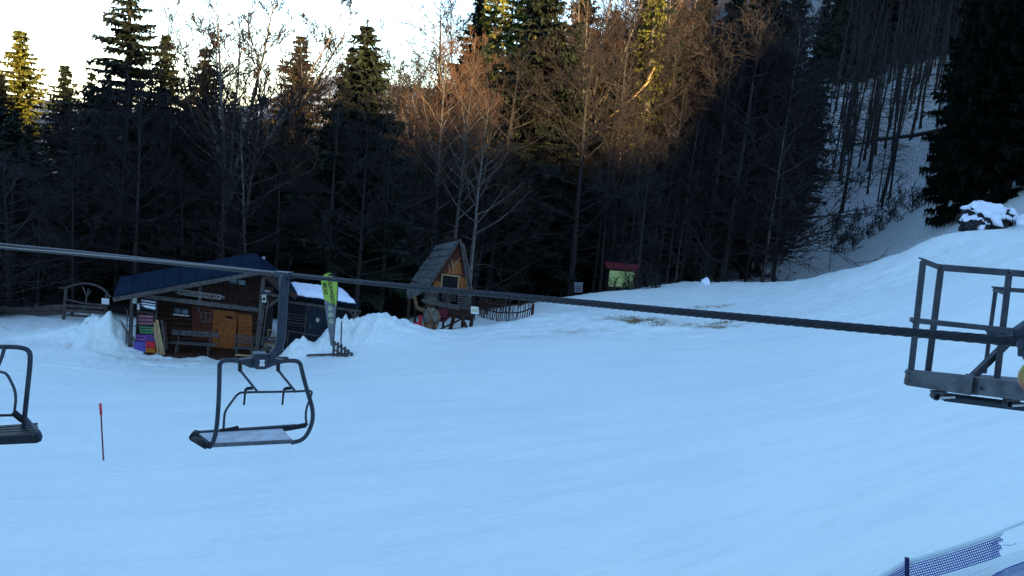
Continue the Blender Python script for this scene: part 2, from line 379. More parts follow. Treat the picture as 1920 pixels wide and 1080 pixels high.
def ground_mat():
    m = bpy.data.materials.new('ground_cover'); m.use_nodes = True
    nt = m.node_tree; N = nt.nodes; L = nt.links; N.clear()
    out = N.new('ShaderNodeOutputMaterial'); b = N.new('ShaderNodeBsdfPrincipled'); L.new(b.outputs[0], out.inputs[0])
    b.inputs['Roughness'].default_value = .65; b.inputs['Specular IOR Level'].default_value = .15
    geo = N.new('ShaderNodeNewGeometry')
    def noise(sc, det=6, mp=None):
        q = N.new('ShaderNodeTexNoise'); q.inputs['Scale'].default_value = sc; q.inputs['Detail'].default_value = det
        L.new(mp or geo.outputs['Position'], q.inputs[0]); return q.outputs[0]
    def ramp(src, p0, c0, p1, c1):
        q = N.new('ShaderNodeValToRGB'); L.new(src, q.inputs[0])
        e = q.color_ramp.elements; e[0].position = p0; e[0].color = (*c0, 1); e[1].position = p1; e[1].color = (*c1, 1); return q.outputs[0]
    def mix(f, a, c):
        q = N.new('ShaderNodeMix'); q.data_type = 'RGBA'; L.new(f, q.inputs[0]); L.new(a, q.inputs[6]); L.new(c, q.inputs[7]); return q.outputs[2]
    def attr(nm):
        q = N.new('ShaderNodeAttribute'); q.attribute_name = nm; return q.outputs['Fac']
    mp = N.new('ShaderNodeMapping'); mp.inputs['Rotation'].default_value = (0, 0, R(-20)); mp.inputs['Scale'].default_value = (.12, 1.3, 1)
    L.new(geo.outputs['Position'], mp.inputs[0])
    streak = noise(.9, 8, mp.outputs[0])
    sn = ramp(streak, .3, (.75, .83, .79), .62, (.85, .93, .84))
    sn2 = ramp(noise(.22, 5), .3, (.77, .85, .80), .7, (.86, .94, .85))
    q = N.new('ShaderNodeMix'); q.data_type = 'RGBA'; q.inputs[0].default_value = .5; L.new(sn, q.inputs[6]); L.new(sn2, q.inputs[7]); sn = q.outputs[2]
    # little bits of dirt and bark dropped on the piste
    vor = N.new('ShaderNodeTexVoronoi'); vor.inputs['Scale'].default_value = 1.1; L.new(geo.outputs['Position'], vor.inputs[0])
    spk = ramp(vor.outputs['Distance'], .012, (1, 1, 1), .03, (0, 0, 0))
    gate = ramp(noise(.5, 2), .56, (0, 0, 0), .6, (1, 1, 1))
    mm = N.new('ShaderNodeMath'); mm.operation = 'MULTIPLY'; L.new(spk, mm.inputs[0]); L.new(gate, mm.inputs[1])
    dirt = N.new('ShaderNodeRGB'); dirt.outputs[0].default_value = (.20, .22, .25, 1)
    sn = mix(mm.outputs[0], sn, dirt.outputs[0])
    mp2 = N.new('ShaderNodeMapping'); mp2.inputs['Rotation'].default_value = (0, 0, R(-34)); mp2.inputs['Scale'].default_value = (.05, 2.2, 1)
    L.new(geo.outputs['Position'], mp2.inputs[0])
    track = ramp(noise(1.6, 3, mp2.outputs[0]), .60, (0, 0, 0), .66, (1, 1, 1))
    lt = ramp(noise(7, 9), .40, (.13, .12, .11), .54, (.48, .52, .52))  # speckled dark snow tone that carries the painted shade
    lm = N.new('ShaderNodeMath'); lm.operation = 'MULTIPLY'; lm.inputs[1].default_value = 1.0; L.new(attr('snow_shade'), lm.inputs[0])
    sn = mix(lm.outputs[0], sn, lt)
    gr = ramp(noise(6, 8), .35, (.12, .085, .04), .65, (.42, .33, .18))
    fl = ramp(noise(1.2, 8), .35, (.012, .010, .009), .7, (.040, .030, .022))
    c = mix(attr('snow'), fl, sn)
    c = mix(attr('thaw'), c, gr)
    L.new(c, b.inputs['Base Color'])
    bp = N.new('ShaderNodeBump'); bp.inputs['Strength'].default_value = .5; bp.inputs['Distance'].default_value = .09
    ad = N.new('ShaderNodeMath'); ad.operation = 'ADD'; L.new(noise(5, 8), ad.inputs[0]); L.new(streak, ad.inputs[1])
    a3 = N.new('ShaderNodeMath'); a3.operation = 'MULTIPLY_ADD'; a3.inputs[1].default_value = -.5; L.new(track, a3.inputs[0]); L.new(ad.outputs[0], a3.inputs[2])
    a4 = N.new('ShaderNodeMath'); a4.operation = 'MULTIPLY_ADD'; a4.inputs[1].default_value = .25; L.new(noise(28, 4), a4.inputs[0]); L.new(a3.outputs[0], a4.inputs[2])
    L.new(a4.outputs[0], bp.inputs['Height']); L.new(bp.outputs[0], b.inputs['Normal'])
    return m
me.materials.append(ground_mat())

# ------------------------------------------------------------------ light, sky, camera
SUN_E, SUN_AZ = R(14.2), R(162)
w = bpy.data.worlds.new('World'); S.world = w; w.use_nodes = True
nt = w.node_tree; bg = nt.nodes['Background']
sky = nt.nodes.new('ShaderNodeTexSky'); sky.sky_type = 'NISHITA'; sky.sun_disc = False
sky.sun_elevation = SUN_E; sky.sun_rotation = SUN_AZ; sky.altitude = 900; sky.air_density = 1.0; sky.dust_density = .3; sky.ozone_density = 2.4
nt.links.new(sky.outputs[0], bg.inputs[0]); bg.inputs[1].default_value = .15
ld = bpy.data.lights.new('sun', 'SUN'); ld.energy = 5.0; ld.angle = R(.5); ld.color = (1, .68, .31)
lo = bpy.data.objects.new('sun', ld); COL.objects.link(lo)
sd = V((math.sin(SUN_AZ)*math.cos(SUN_E), math.cos(SUN_AZ)*math.cos(SUN_E), math.sin(SUN_E)))
lo.rotation_euler = sd.to_track_quat('Z', 'Y').to_euler(); lo.location = (0, -30, 60)
cd = bpy.data.cameras.new('camera'); cam = bpy.data.objects.new('camera', cd); COL.objects.link(cam)
cd.sensor_width = 36; cd.lens = 36*F/1920; cd.clip_start = .1; cd.clip_end = 3000
mw = Matrix.Identity(4)
for i in range(3):
    mw[i][0] = _RT[i]; mw[i][1] = _UP[i]; mw[i][2] = -_F[i]; mw[i][3] = CAM[i]
cam.matrix_world = mw; S.camera = cam
S.view_settings.view_transform = 'Standard'; S.view_settings.look = 'None'; S.view_settings.gamma = 1
S.view_settings.exposure = 1.87
S.cycles.max_bounces = 5
# ------------------------------------------------------------------ trees
def rvec(r, s=1.0): return V((r.uniform(-s, s), r.uniform(-s, s), r.uniform(-s, s)))

def bare_tree(seed, H, r0, cb=.35, n1=26, blen=.32, up=.75, stems=1, twig_n=5, fork=None, droop=0.0, sec_n=8, wig=.05, dead=5, tw=.014):
    """bare broadleaf: returns (trunk MB, crown MB); limbs, branches and twigs taper and end in fine shoots"""
    r = random.Random(seed); T = MB(); C = MB(); Bm = MB()
    stemsl = []
    if fork: stems = fork[1]
    for s in range(stems):
        az = r.uniform(0, 6.28) if not fork else s*2.4+r.uniform(-.4, .4)
        leanv = V((math.cos(az), math.sin(az), 0))*(0 if stems == 1 else (r.uniform(.06, .14) if not fork else fork[2]*(.25+.75*(s % 3)/2)))
        pts = []; n = 11; off = V((0, 0, -.3)) + (leanv*1.2 if stems > 1 else V((0, 0, 0)))
        h = H*(1 if s == 0 else r.uniform(.75, .97)); q = V((0, 0, 0)); rr_ = []
        for k in range(n+1):
            t = k/n
            q = q + rvec(r, wig*H/n*.55*(.4 if fork and k/n < fork[0] else 1))*V((1, 1, 0)) if k else q
            if fork:
                tt = max(t*h/H-fork[0], 0); pts.append(V((0, 0, -.3)) + (q if t*h/H > fork[0] or s == 0 else q*.0) + leanv*H*tt*(1.25-.5*tt) + V((0, 0, h*t)))
                rr_.append((r0*(1.25 if k == 0 else 1)*(1-t*.5) if t*h/H <= fork[0] else r0*.62*(1-t)**.8) + .016)
                continue
            pts.append(off + q + leanv*h*t + V((0, 0, h*t)))
            rr_.append(r0*(1.25 if k == 0 else 1)*(1-t)**.85*(1 if stems == 1 else .75) + .012)
        T.tube(pts, rr_, 8, wob=.06); stemsl.append((pts, rr_, h))
    def on(pts, t):
        x = t*(len(pts)-1); i = min(int(x), len(pts)-2); return pts[i].lerp(pts[i+1], x-i)
    def shoot(p, d, L, r_, depth):
        # one branch with its side shoots
        seg = 5 if depth == 0 else (4 if depth == 1 else 2)
        pts = [p]; q = V(p); dd = V(d)
        for k in range(seg):
            dd = (dd + rvec(r, .20 if depth < 2 else .28) + V((0, 0, (.10*up if depth < 2 else .05) - droop*(k+1)*.22))).normalized()
            q = q + dd*L/seg; pts.append(V(q))
        e = r_*.25 if depth < 2 else r_*.5
        (Bm if depth == 0 else C).tube(pts, r_, 5 if depth == 0 else 3, cap=False, r2=e)
        if depth == 2:
            for k in range(2):      # finest forks
                b = on(pts, r.uniform(.3, .9)); C.tube([b, b + (dd + rvec(r, .75) + V((0, 0, .15*up - droop*.5))).normalized()*L*r.uniform(.4, .7)], r_*.8, 3, False, r_*.4)
            return
        m = sec_n if depth == 0 else twig_n
        for k in range(m):
            t = r.uniform(.22, 1) if depth == 0 else r.uniform(.15, 1)
            b = on(pts, t); i = min(int(t*(seg)), seg-1)
            base = (pts[i+1]-pts[i]).normalized()
            side = base.cross(rvec(r)).normalized()
            nd = (base*r.uniform(.5, .9) + side*r.uniform(.45, .85) + V((0, 0, .22*up - droop*.5))).normalized()
            shoot(b, nd, L*(r.uniform(.35, .62))*(1.1-.5*t), max(r_*(.55 if depth == 0 else .6)*(1-.5*t), tw), depth+1)
    for (pts, rr_, h) in stemsl:
        for k in range(n1//stems + 1):
            t = cb + (1-cb)*((k+r.random())/(n1//stems+1))*.985
            b = on(pts, t); az = k*2.4 + r.uniform(-.6, .6)
            el = up*(.35 + .75*((t-cb)/(1-cb))) + r.uniform(-.15, .2)
            d = V((math.cos(az)*math.cos(el), math.sin(az)*math.cos(el), math.sin(el)))
            L = H*blen*(1.08-.72*(t-cb)/(1-cb))*r.uniform(.65, 1.1)
            shoot(b, d, L, max(r0*.46*(1-t)**.6, .028), 0)
        for k in range(dead):       # thin dead side limbs low on the stem
            t = r.uniform(.12, max(cb, .2)); b = on(pts, t); az = r.uniform(0, 6.28)
            d = V((math.cos(az), math.sin(az), r.uniform(-.15, .5))).normalized(); L = H*r.uniform(.06, .16)
            q = [b]; dd = V(d)
            for j in range(4):
                dd = (dd + rvec(r, .3) + V((0, 0, -.05))).normalized(); q.append(q[-1]+dd*L/4)
                if j and r.random() < .8:
                    s_ = (dd + rvec(r, .9)).normalized(); C.tube([q[-1], q[-1]+s_*L*.25, q[-1]+(s_+rvec(r, .4))*L*.42], .014, 3, False, .006)
            Bm.tube(q, .035, 4, False, .010)
    return T, C, Bm

def spruce(seed, H, rad, base=.08, dens=1.0, sparse=0.0, r0=None, pw=.72, size=1.0):
    """spruce: trunk and whorls of drooping limbs hung with many small needle sprays"""
    r = random.Random(seed); T = MB(); C = MB()
    r0 = r0 or H*.014
    T.tube([(0, 0, -.4), (0, 0, H*.3), (0, 0, H*.7), (0, 0, H*.98)], [r0*1.2, r0*.85, r0*.4, .02], 7)
    z = H*base
    def spray(p, d, L, wd):
        d = d.normalized(); s = d.cross(rvec(r)).normalized()*wd
        m = p + d*L*.45
        C.quad(p, m+s, p+d*L, m-s)
    while z < H*.985:
        t = z/H
        prof = (1-t)**pw * (1 if t > .18 else .6+.4*t/.18)
        nb = r.randint(5, 7) if t < .9 else r.randint(3, 5)
        a0 = r.uniform(0, 6.28)
        for b in range(nb):
            if r.random() < sparse: continue
            az = a0 + b*6.283/nb + r.uniform(-.35, .35)
            L = max(rad*prof*r.choice((.45, .8, .9, 1, 1.1, 1.25))*r.uniform(.85, 1.1), .09)
            out = V((math.cos(az), math.sin(az), 0)); tang = V((-math.sin(az), math.cos(az), 0))
            dr = (.42*(1-t)**.6 + .04)*r.uniform(.6, 1.4)
            pts = []; zj = z + r.uniform(-.28, .28)*(1-t*.7)
            for k in range(5):
                u = k/4
                pts.append(V((0, 0, zj)) + out*L*u + V((0, 0, L*(-dr*u*1.1 + .42*dr*u*u*1.35 + .18*t*u))))
            C.tube(pts, max(.010+.012*L, .010), 3, False, .005)
            m = max(int(L*13*dens), 6)
            for k in range(m):
                u = (k+r.random())/m*.97+.03
                x = u*4; i = min(int(x), 3); p = pts[i].lerp(pts[i+1], x-i)
                wide = L*.26*(1-u)+.10
                for sgn in (-1, 1):
                    d = tang*sgn*r.uniform(.55, 1.1) + out*r.uniform(.25, .9) + V((0, 0, r.uniform(-.75, .12)))
                    spray(p, d, wide*r.uniform(.7, 1.5)*size+.08, r.uniform(.055, .12)*size)
                for _h in range(2 if r.random() < .6 else 1):
                    spray(p, out*r.uniform(-.1, .6) + V((0, 0, -1)) + tang*r.uniform(-.4, .4), r.uniform(.16, .55)*size, r.uniform(.035, .075)*size)
                if r.random() < .3:
                    spray(p, out*.6 + V((0, 0, .7)), r.uniform(.1, .22)*size, .04)
        z += H*.985*.012 + (.12 + .26*(1-t))*r.uniform(.7, 1.3)/max(dens, .5)
    for k in range(9): spray(V((0, 0, H*(.955+.004*k))), V((r.uniform(-.8, .8), r.uniform(-.8, .8), 1)), H*.008+.06, .02)
    spray(V((0, 0, H*.965)), V((0, 0, 1)), H*.04, .028); spray(V((0, 0, H*.965)), V((.02, 0, 1)), H*.04, .028)
    return T, C

PROTO = {}
def proto(name, kind, tm, cm, gen):
    T, C = gen[0], gen[1]
    a = T.mesh('trunk', smooth=True); a.materials.append(tm)
    b = C.mesh('crown'); b.materials.append(cm)
    zs = [v[2] for v in T.v] + [v[2] for v in C.v]
    d = None
    if len(gen) > 2:
        d = gen[2].mesh('branches', smooth=True); d.materials.append(tm)
    PROTO[name] = (kind, a, b, max(zs), d)
def plant(pr, x, y, h=None, label=None, cat='tree', group=None, rz=None, lean=(0, 0), wide=1.0, name=None, tm=None, cm=None, sink=.15, wy=None):
    kind, a, b, H, dm = PROTO[pr]
    o = empty(name or kind, (x, y, gz(x, y)-sink), label, cat, group)
    s = (h/H) if h else 1
    o.scale = (s*wide, s*(wy or wide), s)
    o.rotation_euler = (lean[0], lean[1], rnd.uniform(0, 6.28) if rz is None else rz)
    for nm, me_, mt in (('trunk', a, tm), ('branches', dm, tm), ('crown', b, cm)):
        if me_ is None: continue
        c = bpy.data.objects.new(nm, me_); COL.objects.link(c); c.parent = o
        if mt:
            c.material_slots[0].link = 'OBJECT'; c.material_slots[0].material = mt
    return o
def top_at(px, py, d):
    """tree whose tip is seen at (px,py) when it stands at depth d: (x, y, height)"""
    p = P(px, py, d); return p.x, p.y, p.z - gz(p.x, p.y)

B = 'bare_tree'; SP = 'spruce_tree'
proto('tall_pale', B, M['bark_pale'], M['twig_sun_red'], bare_tree(31, 21, .2, .42, 22, .30, 1.0, twig_n=4, sec_n=6, dead=8, tw=.012))
proto('beech1', B, M['bark'], M['twig'], bare_tree(1, 20, .24, .32, 26, .36, .8))
proto('beech2', B, M['bark'], M['twig'], bare_tree(2, 19, .20, .26, 28, .34, .7, dead=9))
proto('beech3', B, M['bark'], M['twig'], bare_tree(3, 18, .17, .34, 24, .32, .65, dead=10))
proto('thin1', B, M['bark'], M['twig'], bare_tree(4, 17, .12, .30, 22, .25, .75, dead=12))
proto('thin2', B, M['bark_pale'], M['twig'], bare_tree(5, 16, .11, .28, 22, .22, .7, dead=10))
proto('low1', B, M['bark'], M['twig'], bare_tree(6, 11, .13, .12, 26, .42, .5, dead=6))
proto('low2', B, M['bark'], M['twig'], bare_tree(7, 10, .11, .10, 28, .40, .45, stems=2, dead=8))
proto('birch', B, M['bark_pale'], M['twig_sun_red'], bare_tree(8, 20, .22, .42, 42, .27, 1.05, fork=(.38, 6, .42), twig_n=6, sec_n=9, dead=4, tw=.024))
proto('vase', B, M['bark_pale'], M['twig_sun_red'], bare_tree(9, 22, .25, .46, 40, .19, 1.15, fork=(.44, 7, .30), twig_n=5, sec_n=7, dead=6, tw=.015))
proto('weep', 'weeping_tree', M['bark'], M['twig'], bare_tree(10, 9, .11, .25, 22, .38, .55, droop=.55, dead=4, sec_n=8))
proto('pole', 'bare_tree', M['bark'], M['twig'], bare_tree(11, 17, .13, .55, 12, .14, .7, dead=14, twig_n=3, sec_n=5))
proto('shrub', 'bare_shrub', M['bark'], M['twig'], bare_tree(12, 1.6, .02, .05, 12, .5, .9, stems=3, dead=0, twig_n=3, sec_n=4, tw=.006))
proto('spr1', SP, M['bark'], M['needle'], spruce(21, 20, 3.3))
proto('spr2', SP, M['bark'], M['needle'], spruce(22, 18, 2.4, dens=.95))
proto('spr3', SP, M['bark'], M['needle'], spruce(23, 22, 3.9, sparse=.22, dens=.85))
proto('spr4', SP, M['bark_pale'], M['needle_sun_gold'], spruce(24, 24, 2.6, base=.42, sparse=.35, dens=.8))
proto('spr5', SP, M['bark'], M['needle'], spruce(25, 15, 3.2, base=.03, dens=1.1, pw=.95))

# --- the trees one can tell apart
def T1(pr, px, py, d, label, wide=1.0, **k):
    x, y, h = top_at(px, py, d); return plant(pr, x, y, h, label, wide=wide, **k)
T1('spr2', 38, 48, 84, 'spruce with its golden green top in full sunlight at the far left', 2.3, cm=M['needle_sun_gold'])
T1('spr2', 2, 130, 70, 'shaded spruce cut by the left edge beside the sunlit golden one', 1.8)
T1('spr2', 122, 112, 66, 'small dark spruce tip between the golden spruce and the big ragged spruce', 1.8)
T1('spr3', 245, -70, 50, 'biggest ragged dark spruce whose long limbs stand against the white sky', 1.75)
T1('spr2', 312, 52, 54, 'narrow spruce growing against the right side of the big ragged spruce', 1.5)
T1('spr1', 384, 78, 60, 'slim pointed dark spruce left of the tall pink barked birch', 1.5)
T1('spr1', 565, 56, 82, 'brown spruce top warmed by the sun right of the tall birch', 1.8, cm=M['needle_sun_brown'])
T1('spr5', 690, 24, 47, 'dense blue black spruce cone standing alone against the pale sky', 1.75)
T1('spr5', 664, 66, 48, 'lower spruce tip at the left shoulder of the dense dark cone', 1.2)
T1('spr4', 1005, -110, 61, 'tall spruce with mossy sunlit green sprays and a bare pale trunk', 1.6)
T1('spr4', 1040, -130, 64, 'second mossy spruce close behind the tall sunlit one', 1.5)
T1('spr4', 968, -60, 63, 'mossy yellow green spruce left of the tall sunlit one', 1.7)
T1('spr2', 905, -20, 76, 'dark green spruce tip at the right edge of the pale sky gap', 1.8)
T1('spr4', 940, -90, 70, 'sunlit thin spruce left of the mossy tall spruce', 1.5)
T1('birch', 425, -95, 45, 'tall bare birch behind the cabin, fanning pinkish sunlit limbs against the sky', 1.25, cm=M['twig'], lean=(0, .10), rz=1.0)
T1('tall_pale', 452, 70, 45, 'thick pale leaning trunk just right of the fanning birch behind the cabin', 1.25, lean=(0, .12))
T1('beech2', 300, -40, 55, 'thin bare tree spreading behind the big ragged spruce', 1.0, lean=(0, .05))
T1('thin2', 485, 110, 45, 'bare leaning grey trunk close behind the cabin chimney', 1.0, lean=(0, .08))
bt = T1('vase', 1130, -120, 62, 'large sunlit bare beech with fanned upright limbs in the middle of the wood', .95, rz=.6, lean=(0, .03))
mi = Matrix.LocRotScale(bt.location, bt.rotation_euler, bt.scale).inverted()
f = MB(); f.tube([mi @ P(*q) for q in [(1124, 235, 62), (1150, 214, 61.6), (1190, 181, 61), (1214, 155, 60.7), (1227, 127, 60.6)]], [.03, .05, .07, .085, .04], 6, wob=.08)
lm_ = bpy.data.objects.new('broken_limb', f.mesh('broken_limb', smooth=True)); COL.objects.link(lm_); lm_.data.materials.append(M['pale_wood']); lm_.parent = bt; lm_['label'] = 'pale splintered limb catching the sun'
T1('beech1', 1060, -60, 70, 'sunlit bare tree with orange twigs left of the large fanned beech', 1.1, cm=M['twig_sun_red'])
T1('beech1', 1210, -80, 72, 'bare tree with rusty twigs right of the large fanned beech', 1.1, cm=M['twig_sun_red'])
T1('beech2', 905, 40, 58, 'bare tree with a mossy yellow trunk right of the pale sky gap', 1.0, cm=M['twig_sun_red'])
T1('tall_pale', 848, 30, 50, 'left pale trunk of the slender group behind the playhouse roof', 1.1)
T1('tall_pale', 880, 75, 49, 'middle pale trunk of the slender group behind the playhouse roof', 1.1, lean=(0, .03))
T1('tall_pale', 915, 140, 48, 'right pale trunk of the slender group, with forked side limbs', 1.2, lean=(0, .04))
T1('thin1', 790, 60, 66, 'fine twigged bare tree at the right edge of the sky gap', 1.3)
T1('thin1', 745, 110, 75, 'small bare tree against the sunlit far slope right of the dark spruce cone', 1.4)
T1('thin1', 625, 95, 75, 'small bare tree against the sunlit far slope left of the dark spruce cone', 1.3)
T1('weep', 1222, 300, 53.5, 'weeping bare tree whose thin limbs hang down over the map board', 1.15, rz=.4)
T1('weep', 1275, 330, 57, 'second weeping bare tree just right of the one over the map board', 1.1, rz=2.4)
T1('pole', 1575, 390, 58, 'short dark slanting trunk at the lower left corner of the snowy gully', .6, lean=(0, .09))
T1('pole', 1703, 80, 82, 'thick dark leaning trunk standing in the middle of the snowy gully', 1.5, lean=(0, .07))
T1('pole', 1775, 150, 86, 'dark slanting trunk standing alone on open snow right of the thick gully trunk', 1.0, lean=(0, .09))
T1('pole', 1800, 130, 92, 'thin dark trunk at the right edge of the snowy gully', .9, lean=(0, .06))

T1('beech3', 640, 150, 45, 'bare tree in front of the left flank of the blue black spruce cone', 1.25)
T1('beech3', 742, 170, 45.5, 'bare tree in front of the right flank of the blue black spruce cone', 1.25)
T1('beech2', 695, 205, 44.5, 'bare tree straight in front of the blue black spruce cone', 1.25)
# fallen log across the gully
a = P(1598, 272, 96); b = P(1772, 243, 92)
f = MB(); f.tube([a, a.lerp(b, .33)+V((0, 0, .12)), a.lerp(b, .66)-V((0, 0, .06)), b], [.10, .16, .2, .24], 8, wob=.06)
for k in range(8):
    q = a.lerp(b, rnd.uniform(.05, .8)); f.tube([q, q+V((rnd.uniform(-.3, .3), rnd.uniform(-.3, .3), rnd.uniform(.3, .7)))], .03, 4, r2=.01)
solo('fallen_log', f, M['bark'], a, 'dark fallen trunk lying across the standing poles of the snowy gully', 'log', smooth=True)

# --- the wood behind, one tree at a time
INN_AZ = [-42, -30, -22, -12, -5, 0, 5, 10, 15, 19]
INN_R  = [45, 46, 46, 48.5, 51, 53, 57, 60.5, 64, 68]
TOPX = [-300, 0, 90, 200, 330, 450, 600, 760, 830, 900, 1200, 1700]
TOPY = [115, 125, 140, 95, 125, 155, 190, 175, 70, 10, -30, -60]
def free(x, y, dmin, L):
    for a, b in L:
        if (a-x)**2 + (b-y)**2 < dmin*dmin: return False
    L.append((x, y)); return True
LB, LS = [], []
def region(az):
    if az < -17: return 'behind the left fence'
    if az < -9: return 'behind the log cabin'
    if az < -1: return 'behind the playhouse'
    if az < 8: return 'behind the map board'
    return 'left of the snowy gully'
def fill(nmax, pool, a0, a1, r0, r1, dmin, lst, top0, top1, fmt, cat, grp, wide=(1.0, 1.5), bias=1.4):
    k = 0; tries = 0
    while k < nmax and tries < nmax*40:
        tries += 1
        az = rnd.uniform(a0, a1); r = np.interp(az, INN_AZ, INN_R) + r0 + (r1-r0)*rnd.random()**bias
        x, y = r*math.sin(R(az)), r*math.cos(R(az))
        if lst is LB and 925 < 960+F*math.tan(R(az)) < 1062 and r < 69 and r0 < 20: continue
        if not free(x, y, dmin, lst): continue
        d = (V((x, y, CAMZ))-CAM).dot(_F); px = 960 + F*math.tan(R(az))
        py = np.interp(px, TOPX, TOPY) + rnd.uniform(top0, top1)
        z = P(px, py, d).z; h = max(z - gz(x, y), 5.0)
        pr = rnd.choice(pool)
        reg = region(az)
        plant(pr, x, y, h, fmt % reg, cat, grp % reg, wide=rnd.uniform(*wide)*(1.0 if h > 12 else 1.25), lean=(rnd.gauss(0, .03), rnd.gauss(.02, .035)))
        k += 1
fill(72, ['spr1', 'spr2', 'spr5', 'spr1'], -33, 14.5, 6, 30, 3.4, LS, 10, 160, 'dark spruce standing in the shaded wood %s', 'tree', 'dark spruces in the wood %s', (1.0, 1.5), 1.0)
fill(92, ['beech1', 'beech2', 'beech3', 'low1', 'low2', 'thin1'], -34, 15.5, 0, 26, 2.2, LB, 0, 190, 'bare brown tree of the shaded wood %s', 'tree', 'bare trees in the wood %s')
fill(45, ['thin1', 'thin2', 'pole'], 5, 16.5, -1, 16, 1.1, LB, 60, 260, 'slender bare trunk at the edge of the wood %s', 'tree', 'slender trunks at the edge of the wood %s', (.8, 1.1))
fill(17, ['low1', 'low2'], -33, 3, .5, 7, 2.4, LB, 130, 270, 'low spreading bare tree at the dark edge of the wood %s', 'tree', 'low bare trees along the edge of the wood %s', (1.0, 1.4))
fill(13, ['tall_pale', 'tall_pale', 'vase'], -3.5, 9, 3, 30, 2.6, LB, -90, 40, 'tall sunlit bare tree of the wood %s', 'tree', 'tall sunlit trees in the wood %s', (1.0, 1.3))
fill(14, ['spr4', 'spr4', 'spr1'], -2.5, 9, 5, 26, 3.0, LS, -110, 40, 'tall spruce between the sunlit bare trees %s', 'tree', 'spruces between the sunlit trees %s', (1.1, 1.4), 1.0)
fill(16, ['thin1', 'tall_pale', 'beech3'], -11.5, -2.5, 18, 44, 2.6, LB, -150, 0, 'bare tree against the sunlit far slope %s', 'tree', 'bare trees against the far slope %s', (1.1, 1.5), 1.0)
# right hand dark spruces, close together
for px, py, d, wd in [(1890, -260, 56, .42), (1925, -240, 53, .62), (1858, -60, 62, .34), (1985, -150, 52, 1.0), (1945, -120, 60, .8), (1975, -250, 64, 1.0), (2050, -150, 58, 1.1), (1900, -300, 70, .55), (1945, -320, 80, .9), (1872, 150, 54, .42)]:
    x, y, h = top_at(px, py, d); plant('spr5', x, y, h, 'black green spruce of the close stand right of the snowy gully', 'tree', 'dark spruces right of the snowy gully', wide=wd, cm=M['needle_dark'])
# spruces high on the slope to the right of the middle
for px, py, d in [(1270, -40, 92), (1330, -70, 100), (1395, -60, 95), (1455, -90, 105), (1510, -60, 92), (1480, -30, 84), (1555, -20, 100), (1250, 20, 100), (1350, 20, 88), (1420, 40, 80), (1540, 60, 80), (1500, 120, 74),
                  (1600, -150, 150), (1650, -160, 156), (1690, -150, 150), (1735, -160, 158), (1780, -150, 150), (1825, -190, 140), (1620, -60, 160), (1760, -60, 160)]:
    x, y, h = top_at(px, py, d); plant(rnd.choice(['spr1', 'spr2', 'spr5']), x, y, h, 'tall shaded spruce high on the slope above the slender trunks', 'tree', 'spruces high on the right hand slope', wide=1.25)
for k in range(20):
    px, py = 1562 + 262*((k*.618) % 1), rnd.uniform(70, 165) + (18 if k % 2 else 0); d = np.interp(py, [60, 110, 200], [146, 138, 118])
    p = P(px, py, d); plant(rnd.choice(['spr1', 'spr2']), p.x, p.y, rnd.uniform(15, 22), 'dark spruce standing above the thin poles at the head of the snowy gully', 'tree', 'spruces at the head of the gully', wide=rnd.uniform(.9, 1.3))
# the poles standing in the gully
GP = []
k = 0
while k < 62:
    px = rnd.uniform(1555, 1815); py = rnd.uniform(120, 395); d = np.interp(py, [110, 200, 330, 440], [138, 118, 92, 75]) + rnd.uniform(-3, 3)
    if px > 1680 and py > 260 and rnd.random() < .85: continue
    if px < 1600 and py < 200 and rnd.random() < .3: continue
    p = P(px, py, d)
    if not free(p.x, p.y, 1.2, GP): continue
    plant('pole', p.x, p.y, rnd.uniform(10, 17), 'thin dark pole of a tree rising from snow in the gully', 'tree', 'thin dark trunks in the snowy gully', wide=rnd.uniform(.75, 1.3), lean=(rnd.gauss(0, .03), rnd.gauss(.035, .03)))
    k += 1
# low shrubs and stumps poking through the snow at the foot of the gully
k = 0
while k < 74:
    px = rnd.uniform(1570, 1800); py = rnd.uniform(95, 300); d = np.interp(py, [110, 200, 330, 440], [138, 118, 92, 75]) + rnd.uniform(-2, 2)
    p = P(px, py, d)
    if not free(p.x, p.y, 1.0, GP): continue
    plant('pole', p.x, p.y, rnd.uniform(11, 18), 'thin dark pole of a tree rising from snow in the gully', 'tree', 'thin dark trunks in the snowy gully', wide=rnd.uniform(1.0, 1.7), lean=(rnd.gauss(0, .03), rnd.gauss(.035, .04)))
    k += 1
SB = []
k = 0
while k < 60:
    px = rnd.uniform(1560, 1800); py = rnd.uniform(395, 470); d = np.interp(py, [330, 440, 480], [92, 75, 69])
    if py > 440 + (1700-px)*.18: continue
    p = P(px, py, d)
    if not free(p.x, p.y, .45, SB): continue
    plant('shrub', p.x, p.y, rnd.uniform(.7, 1.6), 'low dark shrub poking out of snow at the foot of the gully', 'shrub', 'low shrubs at the foot of the gully', wide=rnd.uniform(1.0, 1.8), sink=.05)
    k += 1
# brush around the map board
for px, py, d in [(1150, 541, 52.5), (1172, 543, 52.3), (1196, 542, 52.3), (1216, 545, 52), (1228, 540, 52.5), (1185, 544, 52)]:
    p = P(px, py, d); plant('shrub', p.x, p.y, rnd.uniform(.8, 1.5), 'twiggy bare brush growing at the foot of the map board', 'shrub', 'brush at the foot of the map board', wide=1.3, sink=.05)

